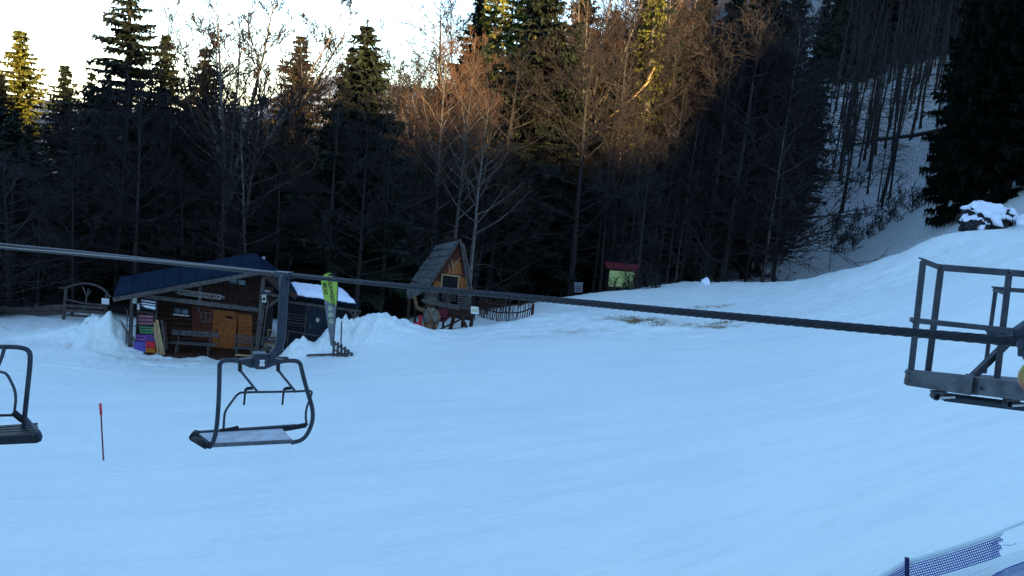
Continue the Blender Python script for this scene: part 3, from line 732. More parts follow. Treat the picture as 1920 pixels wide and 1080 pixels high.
# ------------------------------------------------------------------ helpers for things standing on the snow
Z = V((0, 0, 1))
def hit(px, py, d0=6.0, d1=120.0):
    lo_, d = d0, d0
    while d < d1:
        p = P(px, py, d)
        if p.z < gz(p.x, p.y):
            for _ in range(14):
                m = (lo_+d)/2; q = P(px, py, m)
                if q.z < gz(q.x, q.y): d = m
                else: lo_ = m
            return P(px, py, d)
        lo_ = d; d += .5
    return P(px, py, d1)
def rect(mb, pl, x0, y0, x1, y1, off, th, skew=0.0):
    """flat panel on plane pl covering a pixel rectangle; skew drops the right end"""
    a = [pl.at(x0, y0, off), pl.at(x1, y0+skew*(x1-x0), off), pl.at(x1, y1+skew*(x1-x0), off), pl.at(x0, y1, off)]
    return mb.prism(a, pl.n*-th)
def qpanel(mb, pl, pts, off, th): return mb.prism([pl.at(x, y, off) for x, y in pts], pl.n*-th)
def line(mb, pl, p, q, w, h, off=0, off2=None):
    return mb.bar(pl.at(*p, off), pl.at(*q, off if off2 is None else off2), w, h, pl.n)
def stick(mb, pl, pts, r, off=0, n=6, r2=None, wob=.05):
    return mb.tube([pl.at(x, y, off) for x, y in pts], r, n, r2=r2, wob=wob)

# ================================================================== log cabin
CP = Plane(P(247, 655, 36.8), R(8))
c = CP.at
root = empty('log_cabin', c(365, 665), 'log cabin with blue grey roof, orange door and a carved name board under its gable', 'cabin')
NL, NA, NR = c(213, 558, .5), c(491, 507, .5), c(557, 554, .5)
vdir = V((-math.sin(R(21)), math.cos(R(21)), 0))
uL, uA, uR = [(p-CP.p0).dot(CP.u) for p in (NL, NA, NR)]
def zroof(u): return NL.z + (NA.z-NL.z)*(u-uL)/(uA-uL) if u < uA else NA.z + (NR.z-NA.z)*(u-uA)/(uR-uA)
def L3(u, z, off): return V((CP.p0.x, CP.p0.y, 0)) + CP.u*u + CP.n*off + Z*z
WOFF = -1.5
u0 = (c(262, 640, WOFF)-CP.p0).dot(CP.u); u1 = (c(487, 650, WOFF)-CP.p0).dot(CP.u)
def shift(off): return CP.u.dot(vdir)*(-off)     # the roof runs a little askew
m = MB(); z = .0; k = 0
while z < 2.15:
    zc = z + .11
    m.tube([L3(u0-.12, zc, WOFF), L3((u0+u1)/2, zc, WOFF), L3(u1, zc, WOFF)], .118, 8)
    m.tube([L3(u0, zc+.1, WOFF+.15), L3(u0, zc+.1, -5.5)], .112, 8)
    z += .215
m.prism([L3(u0, -.4, WOFF-.02), L3(u1, -.4, WOFF-.02), L3(u1, 2.1, WOFF-.02), L3(u0, 2.1, WOFF-.02)], CP.n*-3.9)
wall = part('wall', m, M['dark_wood'], root)
m = MB()           # upright boards of the gable
nb = 26
for k in range(nb):
    a = u0-.6 + (u1+.15-u0+.6)*k/nb; b = u0-.6 + (u1+.15-u0+.6)*(k+.93)/nb
    s_ = shift(WOFF)
    za, zb = zroof(a-s_)-.12, zroof(b-s_)-.12
    if max(za, zb) < 2.12: continue
    m.prism([L3(a, 2.08, WOFF+.02), L3(b, 2.08, WOFF+.02), L3(b, max(zb, 2.1), WOFF+.02), L3(a, max(za, 2.1), WOFF+.02)], CP.n*-(.05+.01*(k % 2)))
part('gable_boarding', m, M['dark_wood'], root)
DEP = 3.9
m = MB()
up = V((0, 0, .11))
m.prism([NL, NA, NA+vdir*DEP, NL+vdir*DEP], up)
for k in range(1, 9):        # standing seams
    a = NL.lerp(NA, k/9)+up; m.bar(a+Z*.012, a+vdir*DEP+Z*.012, .03, .03, CP.u)
m.prism([NA+CP.u*.004, NR, NR+vdir*DEP, NA+CP.u*.004+vdir*DEP], up)
roof = part('roof', m, M['roof_metal'], root)
m = MB(); dn = V((0, 0, -.075))
m.bar(NL+dn+CP.n*.03, NA+dn+CP.n*.03, .045, .17, CP.n); m.bar(NL+dn, NL+vdir*DEP+dn, .045, .15, CP.u)
part('fascia', m, M['old_wood'], roof)
m = MB(); m.bar(NA+dn+CP.n*.03, NR+dn+CP.n*.03, .045, .20, CP.n); part('fascia', m, M['dark_wood'], roof)
m = MB(); q = P(493.5, 506, 39.9); m.tube([q, q+Z*.52], .05, 10); m.lathe(q+Z*.52, [(.06, 0), (.095, .02), (.02, .09)], 10)
part('chimney', m, M['light_metal'], roof)
# posts, tie beam and braces
m = MB(); line(m, CP, (248, 556), (243, 664), .13, .13); part('post', m, M['old_wood'], root)
m = MB(); line(m, CP, (495, 516), (481, 668), .21, .16)
for k in range(13):
    t = (k+.6)/13.5; q = c(495-14*t, 516+152*t, .075); m.obox(q, CP.u*.055, CP.n*.02, Z*.028)
part('post', m, M['old_wood'], root)
m = MB(); line(m, CP, (530, 548), (524, 668), .12, .12); part('post', m, M['old_wood'], root)
m = MB(); line(m, CP, (250, 552), (484, 581), .15, .17, .02); part('tie_beam', m, M['old_wood'], root)
m = MB(); line(m, CP, (377, 525), (375, 566), .14, .12); part('king_post', m, M['old_wood'], root)
for p, q, w_ in [((499, 516), (529, 546), .15), ((498, 577), (529, 556), .11), ((494, 548), (531, 557), .12)]:
    m = MB(); line(m, CP, p, q, w_, w_, .03); part('brace', m, M['old_wood'], root)
# porch floor
m = MB(); f0 = c(262, 664, .15)
for k in range(9): m.prism([L3(u0-.3, -.25, .25-.2*k), L3(u1+1.1, -.25, .25-.2*k), L3(u1+1.1, .05, .25-.2*k), L3(u0-.3, .05, .25-.2*k)], CP.n*-.185)
part('porch_floor', m, M['dark_wood'], root)
# door, panelling and windows on the wall
m = MB(); qpanel(m, CP, [(404, 582), (441, 587), (438, 654), (400, 651)], WOFF+.20, .06)
door = part('door', m, M['orange_wood'], root)
m = MB()
for p, q in [((402.5, 580), (398, 652)), ((443, 585), (439.5, 656)), ((401, 581), (445, 586.5))]: line(m, CP, p, q, .09, .08, WOFF+.20)
part('door_frame', m, M['orange_wood'], door)
m = MB(); qpanel(m, CP, [(423, 592), (436, 594), (436, 598), (423, 596)], WOFF+.215, .012); part('door_slot', m, M['black'], door)
m = MB(); stick(m, CP, [(405, 617), (405, 624)], .022, WOFF+.24); part('handle', m, M['black'], door)
for k, (x0, x1, ya, yb) in enumerate([(360, 399, 573, 637), (446, 473, 588, 652)]):
    m = MB(); nn = 8
    for j in range(nn):
        y0 = ya+(yb-ya)*j/nn; y1 = ya+(yb-ya)*(j+.92)/nn
        rect(m, CP, x0, y0, x1, y1, WOFF+.14+.01*(j % 2), .05, .10)
    part('panelling', m, M['orange_wood'] if k else M['red_wood'], wall)
def window(x0, y0, x1, y1, off, sk, sill=True, fm='old_wood'):
    m = MB()
    for p, q in [((x0, y0), (x1, y0+sk*(x1-x0))), ((x0, y1), (x1, y1+sk*(x1-x0))), ((x0, y0), (x0-.6, y1)), ((x1, y0+sk*(x1-x0)), (x1-.6, y1+sk*(x1-x0))), (((x0+x1)/2, y0+sk*(x1-x0)/2), ((x0+x1)/2-.6, y1+sk*(x1-x0)/2))]:
        line(m, CP, p, q, .06, .06, off+.02)
    f = part('window', m, M[fm], wall)
    m = MB(); rect(m, CP, x0, y0, x1, y1, off, .03, sk); part('pane', m, M['glass'], f)
    if sill:
        m = MB(); line(m, CP, (x0-2, y1+1), (x1+1, y1+1+sk*(x1-x0)), .12, .05, off+.08); part('sill', m, M['white'], f)
window(327, 577, 354, 588, WOFF+.15, .12); window(429, 521, 462, 533, WOFF+.07, .12, False, 'dark_wood')
# carved name board
m = MB(); qpanel(m, CP, [(336, 543), (415, 553.5), (413, 561), (334.5, 551)], .06, .04)
sb = part('name_board', m, M['dark_wood'], root)
m = MB()
for p, q in [((336, 543), (415, 553.5)), ((415, 553.5), (413, 561.5)), ((413, 561.5), (334.5, 551)), ((334.5, 551), (336, 543))]: line(m, CP, p, q, .025, .025, .07)
part('border', m, M['sign_ink'], sb)
xd = (c(413, 557.5, .06)-c(337, 547, .06)).normalized(); yd = (CP.n.cross(xd)).normalized()
if yd.z < 0: yd = -yd
t = text_mb('GOZDANČKOV DOM', .20, c(375, 552.0, .066), xd, yd, .006)
part('lettering', t, M['sign_ink'], sb)
# ladder on the column
m = MB(); line(m, CP, (503, 560), (491, 648), .035, .04, .16); line(m, CP, (497, 560), (485.5, 648), .035, .04, .16)
for k in range(9):
    t = (k+.5)/9; m.tube([c(503-12*t, 560+88*t, .16), c(497-11.5*t, 560+88*t, .16)], .014, 5)
solo('ladder', m, M['old_wood'], c(488, 650, .16), 'narrow wooden ladder fixed against the notched right post of the log cabin', 'ladder')
# hanging wooden frame
m = MB()
for p, q in [((376, 586), (398, 588)), ((377, 586), (377, 601)), ((396, 588), (394, 604)), ((377, 601), (395, 604)), ((386, 587), (385, 603)), ((373, 574), (373, 586)), ((399, 577), (398, 588))]: line(m, CP, p, q, .025, .025, -.1)
solo('wooden_ornament', m, M['old_wood'], c(386, 600, -.1), 'small wooden frame hanging from the porch beam left of the orange door', 'ornament')
# lanterns
def lantern(x0, y0, x1, y1, label, oval=False):
    r = empty('lantern', c((x0+x1)/2, y1, .14), label, 'lantern')
    m = MB(); rect(m, CP, x0, y0, x1, y1, .18, .12); part('body', m, M['cream'], r, bevel=.01)
    m = MB(); rect(m, CP, x0-.6, y0-1.6, x1+.6, y0, .20, .16); part('cap', m, M['light_metal'], r)
    if oval:
        m = MB(); q = c((x0+x1)/2, (y0+y1)/2, .182)
        m.lathe(q, [(.062, 0), (.062, .012)], 14, CP.n); o = part('opening', m, M['black'], r)
lantern(248, 558, 255.5, 569, 'cream box lantern under the left eave of the log cabin')
lantern(257, 571, 261, 581, 'small white lantern just below the cream box lantern')
lantern(491, 554, 499, 567, 'white lantern with a dark round opening on the notched right post', True)
m = MB(); q = c(499, 548, -.1)
m.lathe(q-Z*.02, [(.16, 0), (.2, .03), (.13, .09), (.03, .12)], 10); solo('snow_clump', m, M['snow_clump'], q, 'small clump of snow left lying on the brace right of the cabin gable', 'snow', smooth=True)

# benches on the porch
def bench(xl, xr, yl, yr, off, label, slats, group='weathered benches on the cabin porch'):
    gl, gr_ = c(xl, yl, off), c(xr, yr, off); gl.z = gr_.z = .06
    r = empty('bench', (gl+gr_)/2, label, 'bench', group)
    d = (gr_-gl).normalized(); nn = CP.n
    m = MB()
    for k in range(3): m.bar(gl+Z*.45+nn*(.02+.14*k), gr_+Z*.45+nn*(.02+.14*k), .12, .035, nn)
    part('seat', m, M['old_wood'], r)
    m = MB()
    for zz, hh in slats: m.bar(gl+Z*zz-nn*.07, gr_+Z*zz-nn*.07, .03, hh, nn)
    part('backrest', m, M['old_wood'], r)
    for t in (.15, .82):
        q = gl.lerp(gr_, t); m = MB()
        m.bar(q-nn*.04, q-nn*.05+Z*.92, .05, .05, CP.u); m.bar(q+nn*.34, q+nn*.30+Z*.45, .05, .05, CP.u); m.bar(q-nn*.03+Z*.4, q+nn*.33+Z*.4, .04, .05, CP.u)
        part('leg', m, M['old_wood'], r)
bench(320, 408, 662, 668, -.25, 'weathered bench with one broad back board left of the orange door', [(.82, .22)])
bench(438, 480, 670, 673, -.1, 'bench with narrow slats between the orange door and the notched post', [(.62, .08), (.75, .08), (.88, .08)])
bench(489, 522, 673, 675, -.1, 'bench with narrow slats right of the notched post', [(.62, .08), (.75, .08), (.88, .08)])
r = empty('chair', c(508, 650, -.5), 'plain wooden chair whose square back frame shows behind the right bench', 'chair')
m = MB()
for p, q in [((503, 618), (514, 620)), ((503, 618), (501, 660)), ((514, 620), (512, 662)), ((502, 632), (513, 634))]: line(m, CP, p, q, .04, .04, -.5)
part('backrest', m, M['pale_wood'], r)
q = c(506, 643, -.3); m = MB(); m.obox(q, CP.u*.2, CP.n*.2, Z*.02); part('seat', m, M['pale_wood'], r)
for sx in (-1, 1):
    m = MB(); m.bar(q+CP.u*.17*sx+CP.n*.17, q+CP.u*.17*sx+CP.n*.17-Z*.43, .04, .04); part('leg', m, M['pale_wood'], r)

# shelf corner with crates and cushions
def crate(x0, y0, x1, y1, col, label, off=.1, dep=.42, nsl=3, solid=False):
    a, b, d_ = c(x0, y1, off), c(x1, y1, off), c(x0, y0, off)
    W_ = (b-a).length; H_ = max((d_-a).length, .08); o0 = V(a)
    r = empty('crate', a.lerp(b, .5)-CP.n*dep/2, label, 'crate')
    U, N_ = CP.u*W_, CP.n*-dep
    m = MB(); m.obox(a+U*.5+N_*.5+Z*.012, U*.5, N_*.5, Z*.012); part('base', m, M[col], r)
    m = MB()
    for fx, fy in ((.03, .03), (.97, .03), (.03, .97), (.97, .97)): m.obox(a+U*fx+N_*fy+Z*(H_*.5+.012), CP.u*.022, CP.n*.022, Z*H_*.48)
    part('corner_posts', m, M[col], r)
    m = MB()
    if solid: nsl = 1
    for k in range(nsl):
        hz = H_*(k+.5)/nsl+.012; hh = H_/nsl*(.36 if not solid else .48)
        m.obox(a+U*.5+Z*hz, U*.49, CP.n*.01, Z*hh); m.obox(a+U*.5+N_+Z*hz, U*.49, CP.n*.01, Z*hh)
        m.obox(a+N_*.5+Z*hz, CP.u*.01, N_*.49, Z*hh); m.obox(a+U+N_*.5+Z*hz, CP.u*.01, N_*.49, Z*hh)
    part('sides', m, M[col], r)
crate(252, 640, 272.5, 664, 'indigo', 'large indigo crate on the ground at the left end of the porch', solid=True)
crate(273.5, 653, 290, 665, 'crate_orange', 'orange slatted crate at the bottom beside the indigo crate')
crate(273.5, 640.5, 290, 652, 'red', 'bright red crate stacked on the orange crate', solid=True)
crate(256, 627, 272.5, 639, 'purple', 'purple crate stacked on the large indigo crate', nsl=2)
crate(273.5, 627.5, 290, 639.5, 'purple', 'violet slatted crate stacked on the red crate')
crate(262, 611.5, 286, 625, 'crate_green', 'green slatted crate on the shelf above the purple crates')
r = empty('shelf_rack', c(272, 665, -.1), 'rough wooden shelf rack holding crates and cushions at the left of the porch', 'shelf')
m = MB(); line(m, CP, (258, 608.5), (291, 612.5), .05, .03, -.05); line(m, CP, (255, 610), (290, 611), .45, .025, -.14); part('shelf', m, M['old_wood'], r)
m = MB(); line(m, CP, (260, 582), (289, 586), .4, .025, -.14); part('shelf', m, M['old_wood'], r)
m = MB(); line(m, CP, (259, 557), (254, 664), .05, .05, -.33); part('upright', m, M['old_wood'], r)
m = MB(); line(m, CP, (294, 560), (291, 664), .05, .05, -.1); part('upright', m, M['old_wood'], r)
for y, lb in [(607, 'lowest pink seat cushion of the pile on the upper shelf'), (600.5, 'middle pink seat cushion of the pile on the upper shelf'), (594, 'topmost pink seat cushion of the pile on the upper shelf')]:
    m = MB(); q = c(275, y-1.8, -.08); m.obox(q, CP.u*.30, CP.n*.17, Z*.055); solo('seat_cushion', m, M['pink'], q, lb, 'cushion', 'pink cushions on the shelf rack', bevel=.03)
m = MB(); qpanel(m, CP, [(264, 560), (292, 564), (290, 583), (263, 578)], .02, .03)
r = solo('hanging_blanket', m, M['navy_cloth'], c(277, 580, .02), 'navy blanket with white bands hanging at the top of the shelf rack', 'blanket')
m = MB()
for ya, yb in [(562, 564), (567, 569), (571, 576.5)]: qpanel(m, CP, [(265, ya), (291, ya+4), (291, yb+4), (272 if ya > 570 else 265, yb)], .028, .004)
part('band', m, M['white'], r)
# boards leaning beside the crates
for k, (xb, yb, xt, yt, cm, lb) in enumerate([(297, 664, 288, 612, 'pale_wood', 'first pale board leaning right next to the crates'), (302.5, 664.5, 289.5, 604, 'pale_wood', 'second pale board leaning right of the crates, overlapping the first'), (307, 665, 294, 600, 'pale_wood', 'broadest pale board, in the middle of the boards leaning by the crates'),
    (310, 656, 303.5, 600, 'old_wood', 'grey board leaning right of the pale boards'), (314, 654, 309, 606, 'dark_wood', 'dark board, last to the right of the leaning boards')]):
    m = MB(); m.bar(c(xb, yb, .42-.03*k), c(xt, yt, .05), .11 if k == 2 else .075, .022, CP.u)
    solo('leaning_board', m, M[cm], c(xb, yb, .42-.03*k), lb, 'board', 'boards leaning beside the crates')
# rack of old sleds between pile and crates
r = empty('wooden_sled', c(240, 642, .3), 'grey slatted sled standing upright between the snow pile and the crates', 'sled')
for sx in (0, 1):
    m = MB(); m.tube([c(236+9*sx, 646, .35), c(238+9*sx, 612, .2), c(239+9*sx, 585, .1), c(236+9*sx, 578, .22)], .022, 6); part('runner', m, M['old_wood'], r)
m = MB()
for k in range(6): line(m, CP, (236, 640-10*k), (248, 641-10*k), .05, .02, .3-.03*k)
part('slats', m, M['old_wood'], r)

# ================================================================== shed with snowy roof
root = empty('shed', c(610, 640, -1.3), 'dark blue shed with a snow covered flat roof right of the log cabin', 'shed')
EL, ER, RR_, RL = c(546, 556, -1.0), c(676, 575, -1.0), c(642, 545, -3.2), c(535, 534, -3.2)
m = MB(); m.prism([EL, ER, RR_, RL], V((0, 0, .05)))
for k in range(34):
    a = EL.lerp(ER, (k+.5)/34)+Z*.055; b = RL.lerp(RR_, (k+.5)/34)+Z*.055; m.tube([a, b], .03, 5)
roof = part('roof', m, M['roof_metal'], root)
# rounded blanket of snow, rough at its lip
def snow_slab(corners, nx, ny, th, seed, inset=.03):
    a, b, cc, d_ = corners; m = MB(); r = random.Random(seed); g = {}
    for i in range(nx+1):
        for j in range(ny+1):
            u, v_ = i/nx, j/ny
            p = a.lerp(b, u).lerp(d_.lerp(cc, u), v_)
            e = min(u, 1-u, v_*1.0, 1-v_)*6
            hgt = th*min(1, max(e, 0)**.45) * (1+r.uniform(-.16, .16))
            edge = (i in (0, nx) or j in (0, ny))
            jt = V((r.uniform(-.05, .05), r.uniform(-.07, .07), 0)) if edge else V((0, 0, 0))
            g[i, j] = len(m.v); m.v.append(tuple(p + jt + Z*(.08+(hgt if not edge else .0))))
    for i in range(nx):
        for j in range(ny): m.f.append((g[i, j], g[i+1, j], g[i+1, j+1], g[i, j+1]))
    lo0 = {}
    rim = [(i, 0) for i in range(nx)] + [(nx, j) for j in range(ny)] + [(i, ny) for i in range(nx, 0, -1)] + [(0, j) for j in range(ny, 0, -1)]
    for k in rim: lo0[k] = len(m.v); p = m.v[g[k]]; m.v.append((p[0], p[1], p[2]-.05))
    for x in range(len(rim)):
        k, l = rim[x], rim[(x+1) % len(rim)]; m.f.append((g[k], lo0[k], lo0[l], g[l]))
    return m
sn = [EL.lerp(ER, .02).lerp(RL, .05), EL.lerp(ER, .965).lerp(RR_, .06), RR_, RL]
part('snow_cover', snow_slab(sn, 26, 10, .17, 5), M['snow_clump'], roof, smooth=True)
m = MB(); w0, w1 = c(533, 640, -1.3), c(661, 660, -1.3)
a, b = V((w0.x, w0.y, -.3)), V((w1.x, w1.y, -.3))
za, zb = EL.z-.03, ER.z-.03
nn = 30
for k in range(nn):
    p, q = a.lerp(b, k/nn), a.lerp(b, (k+.94)/nn); zt = za+(zb-za)*k/nn
    m.prism([p, q, V((q.x, q.y, zt)), V((p.x, p.y, zt))], CP.n*-(.04+.008*(k % 2)))
m.prism([a-CP.n*.06, b-CP.n*.06, V((b.x, b.y, zb-.05))-CP.n*.06, V((a.x, a.y, za-.05))-CP.n*.06], CP.n*-1.7)
part('wall', m, M['shed_wall'], root)
m = MB(); line(m, CP, (534, 565), (677, 584), .1, .09, -1.0); part('eave_beam', m, M['old_wood'], root)
m = MB(); line(m, CP, (667, 583), (661, 632), .10, .10, -1.0); part('post', m, M['old_wood'], root)
for p, q in [((655, 580), (664, 597)), ((676, 584), (666, 597))]:
    m = MB(); line(m, CP, p, q, .07, .07, -1.0); part('brace', m, M['old_wood'], root)
m = MB(); qpanel(m, CP, [(578, 576), (617, 582), (613, 642), (573, 637)], -1.22, .05); door = part('door', m, M['shed_door'], root)
m = MB(); line(m, CP, (575.5, 576), (570.5, 634), .05, .05, -1.22); line(m, CP, (575, 575), (619, 581), .05, .05, -1.22); part('door_frame', m, M['old_wood'], door)
m = MB(); qpanel(m, CP, [(593, 596), (598.5, 597), (598, 604), (592.5, 603)], -1.2, .012); part('notice', m, M['cream'], door)
m = MB(); stick(m, CP, [(582, 608), (581.5, 615)], .016, -1.17); part('handle', m, M['light_metal'], door)
m = MB(); qpanel(m, CP, [(631, 600), (634, 600.5), (633.5, 608), (630.5, 607.5)], -1.2, .012); part('notice', m, M['cream'], root)
m = MB()
for k in range(5): line(m, CP, (539, 588+5.2*k), (572, 592+5.2*k), .03, .05 if k % 2 else .03, -1.23)
part('board_rail', m, M['old_wood'], root)
m = MB(); line(m, CP, (539, 620), (609, 632), .05, .05, -.55); line(m, CP, (541, 620), (538, 650), .05, .05, -.55); line(m, CP, (607, 632), (605, 655), .05, .05, -.55)
solo('hand_rail', m, M['old_wood'], c(575, 650, -.55), 'low wooden rail in front of the dark blue shed door', 'railing')

# ================================================================== beach flag
FP_ = Plane(P(626, 655, 35.6), R(-4)); fa = FP_.at
root = empty('beach_flag', fa(626, 662), 'tall teardrop flag of lime green over grey beside the shed', 'flag')
right = [(624, 655), (626, 640), (628, 612), (630.5, 585), (632.5, 560), (633.5, 540), (633, 526), (629, 517), (622, 512)]
left = [(616, 511.5), (609, 514), (604.5, 519), (602, 526), (603.5, 540), (606.5, 556), (609.5, 575), (613, 600), (617, 628), (620, 648)]
def cut(poly, f):
    return [p for p in poly if f(p)]
# lime part above the slanting border (609,562)-(631,575); grey part below
m = MB(); qpanel(m, FP_, [(608, 562), (631.3, 574.5), (632.5, 560), (633.5, 540), (633, 526), (629, 517), (622, 512), (616, 511.5), (609, 514), (604.5, 519), (602, 526), (603.5, 540), (606.5, 556)], .01, .006)
cl = part('upper_cloth', m, M['lime'], root)
m = MB(); qpanel(m, FP_, [(608, 562.2), (609.5, 575), (613, 600), (617, 628), (620, 648), (624.5, 650), (626, 640), (628, 612), (630.5, 585), (631.3, 574.7)], .01, .006)
lc = part('lower_cloth', m, M['flag_grey'], root)
m = MB(); m.tube([fa(x, y, .012) for x, y in [(623.5, 668)] + right], .018, 6); part('pole', m, M['rubber'], root)
m = MB(); qpanel(m, FP_, [(616, 513), (623, 513), (630, 518.5), (632.5, 524), (626, 520), (620, 517)], .018, .004); part('top_patch', m, M['rubber'], cl)
ax = (fa(617, 528, .02)-fa(625, 565, .02)).normalized(); ay = -ax.cross(FP_.n).normalized()
ax = (fa(618, 523)-fa(624.5, 568)).normalized(); ay = FP_.n.cross(ax).normalized()
part('lettering', text_mb('GOZDANČKOV', .185, fa(621.5, 545, .016), ax, ay, .003, bold=.007), M['flag_ink'], cl)
ax2 = (fa(607, 524)-fa(612.5, 556)).normalized(); ay2 = FP_.n.cross(ax2).normalized()
part('lettering', text_mb('DOM', .20, fa(610.2, 541, .016), ax2, ay2, .003, bold=.008), M['flag_ink'], cl)
for x, y in [(619.3, 578), (619.9, 590.5), (620.6, 602.5)]:
    q = fa(x, y, .016); m = MB()
    pts_ = [q + FP_.u*.075*math.cos(k*math.pi/10) + Z*.075*math.sin(k*math.pi/10) for k in range(21)]
    m.tube(pts_, .019, 5); m.obox(q, FP_.u*.02, FP_.n*.004, Z*.03); part('ring_emblem', m, M['flag_ring'], lc)

# wooden barrier and loose timber by the flag
BP = Plane(P(648, 672, 35.2), R(-18)); ba = BP.at
root = empty('wooden_barrier', ba(650, 680), 'dark rough timber barrier half buried in snow right of the flag', 'barrier')
for k, (xt, yt, xb, yb) in enumerate([(628, 640, 624, 664), (634, 642, 632, 672), (640, 645, 640, 676), (647, 650, 646, 680), (653, 655, 652, 682), (659, 661, 660, 683), (664, 668, 668, 683)]):
    m = MB(); m.bar(ba(xb, yb+4, 0), ba(xt, yt, 0), .09, .04, BP.u); part('picket', m, M['old_wood'], root)
for p, q in [((626, 643), (662, 665)), ((625, 655), (664, 678))]:
    m = MB(); line(m, BP, p, q, .04, .07, .05); part('rail', m, M['old_wood'], root)
m = MB(); m.tube([ba(639, 660, -.1), ba(640.5, 603, -.1)], .028, 6); solo('wooden_pole', m, M['old_wood'], ba(639, 660, -.1), 'thin upright grey pole just right of the flag', 'pole')
a = hit(576, 668); b = hit(651, 667); m = MB(); m.bar(a+Z*.05, b+Z*.08, .12, .05, V((0, 1, 0))); solo('plank', m, M['old_wood'], a, 'grey plank lying on the snow in front of the flag', 'plank')
a = hit(441, 668, 30); m = MB(); m.bar(c(441, 665, .7), c(480, 668, .7), .1, .05, CP.n); solo('plank', m, M['pale_wood'], c(441, 665, .7), 'pale plank lying at the porch edge in front of the narrow slat bench', 'plank')

# ================================================================== left fence and gate
LF = Plane(P(60, 600, 41.5), R(3)); la = LF.at
root = empty('slat_fence', la(60, 598), 'low grey plank fence along the snow at the left edge', 'fence')
for pl_ in [[(-120, 590), (12, 579), .28], [(9, 582), (119, 575.5), .25], [(-120, 603), (12, 592), .2], [(20, 592), (119, 586), .2]]:
    m = MB(); line(m, LF, pl_[0], pl_[1], .04, pl_[2], .06); part('rail', m, M['old_wood'], root)
for x, y in [(-60, 580), (14, 575), (68, 571)]:
    m = MB(); line(m, LF, (x, y), (x, y+28), .14, .1, .02); part('post', m, M['old_wood'], root)
GP_ = Plane(P(160, 600, 41.2), R(0)); ga = GP_.at
root = empty('rustic_gate', ga(160, 600), 'rustic pole gateway with a bowed top branch and forked ornament', 'gate')
m = MB(); stick(m, GP_, [(124, 538), (122, 560), (119, 604)], .075); part('post', m, M['old_wood'], root)
m = MB(); stick(m, GP_, [(200, 548), (199, 570), (197, 604)], .06); part('post', m, M['old_wood'], root)
m = MB(); stick(m, GP_, [(111, 540), (123, 540), (131, 537), (140, 534), (150, 532), (160, 531.5), (170, 532.5), (180, 535), (190, 540), (199, 547), (207, 557)], .05, .08); part('bowed_branch', m, M['old_wood'], root)
for p, q, w_ in [((124, 561), (163, 570), .06), ((160, 569), (200, 572), .06), ((123, 573), (198, 577.5), .13), ((119, 582), (198, 587), .14), ((117, 590), (197, 596), .12)]:
    m = MB(); line(m, GP_, p, q, .05, w_, .07); part('rail', m, M['old_wood'], root)
m = MB(); stick(m, GP_, [(161, 570), (162.5, 556), (155, 537)], .035, .1); stick(m, GP_, [(162.5, 557), (166, 541)], .03, .1); stick(m, GP_, [(163, 556), (171, 544)], .03, .1); part('forked_ornament', m, M['old_wood'], root)
m = MB(); rect(m, GP_, 190.5, 559, 204.5, 570, .14, .02, .06); solo('notice_board', m, M['white'], ga(198, 570, .14), 'small white notice fixed to the right side of the rustic gateway', 'notice')

# ================================================================== playhouse on stilts
PH = Plane(P(845, 625, 42.5), R(2)); h = PH.at
root = empty('playhouse', h(840, 625, -1), 'crooked wooden playhouse on stilts with a steep board roof and reddish gable', 'playhouse')
fa_, fb_ = h(862, 451, .3), h(795, 548, .3); ga_, gb_ = h(820, 460, -1.9), h(764, 540, -1.9)
m = MB(); nbd = 7
nrm = (fb_-fa_).cross(ga_-fa_).normalized()
if nrm.z < 0: nrm = -nrm
for k in range(nbd):
    t0, t1 = k/nbd, (k+1.12)/nbd
    p = [fa_.lerp(fb_, t0), fa_.lerp(fb_, t1), ga_.lerp(gb_, t1+.02*((k*37) % 5-2)), ga_.lerp(gb_, t0)]
    lift = nrm*.045; p = [p[0], p[1]+lift, p[2]+lift, p[3]]
    m.prism(p, nrm*.035)
m.prism([h(797, 545, .2), h(794, 549, .2), h(768, 562.5, -.5), h(763, 550, -.9), h(765, 538, -1.2)], nrm*.04)
roof = part('roof', m, M['shingle'], root)
ra, rb = h(862, 451, .3), h(882, 548, .3)
m = MB(); m.prism([ra, rb, rb+PH.n*-2.2-PH.u*.3, ra+PH.n*-2.2-PH.u*.9-Z*.1], PH.u*.05); part('roof', m, M['dark_wood'], root)
for pts_ in [[(862, 450), (830, 498), (796, 549)], [(863, 449), (872, 500), (881, 562)], [(868, 455), (878, 505), (885, 545)]]:
    m = MB(); stick(m, PH, pts_, .055, .38); part('rake_pole', m, M['old_wood'], root)
m = MB(); nn = 14
for k in range(nn):      # upright gable boards between rake lines
    x0 = 808 + (878-808)*k/nn; x1 = x0 + (878-808)/nn*.94
    def ytop(x): return 548-(x-795)*(97/67.0)+4 if x < 860 else 451+(x-862)*(97/20.0)+4
    yb = 548
    pts_ = [(x0, yb), (x1, yb), (x1+4, max(min(ytop(x1+4), yb-1), 458)), (x0+4, max(min(ytop(x0+4), yb-1), 458))]
    qpanel(m, PH, pts_, .0, .04+.01*(k % 2))
wall = part('gable_wall', m, M['red_wood'], root)
m = MB(); qpanel(m, PH, [(808, 548), (827, 548), (827, 528), (816, 526)], .03, .02); part('orange_board', m, M['orange_wood'], wall)
m = MB(); qpanel(m, PH, [(861, 548), (877, 548), (874, 520), (863, 520)], .03, .02); part('orange_board', m, M['orange_wood'], wall)
m = MB(); qpanel(m, PH, [(838, 513), (866, 515), (864, 492), (852, 488)], .03, .02); part('orange_board', m, M['orange_wood'], wall)
m = MB(); qpanel(m, PH, [(830, 515), (860, 519), (857, 547), (828, 545)], .05, .03); part('opening', m, M['black'], wall)
m = MB()
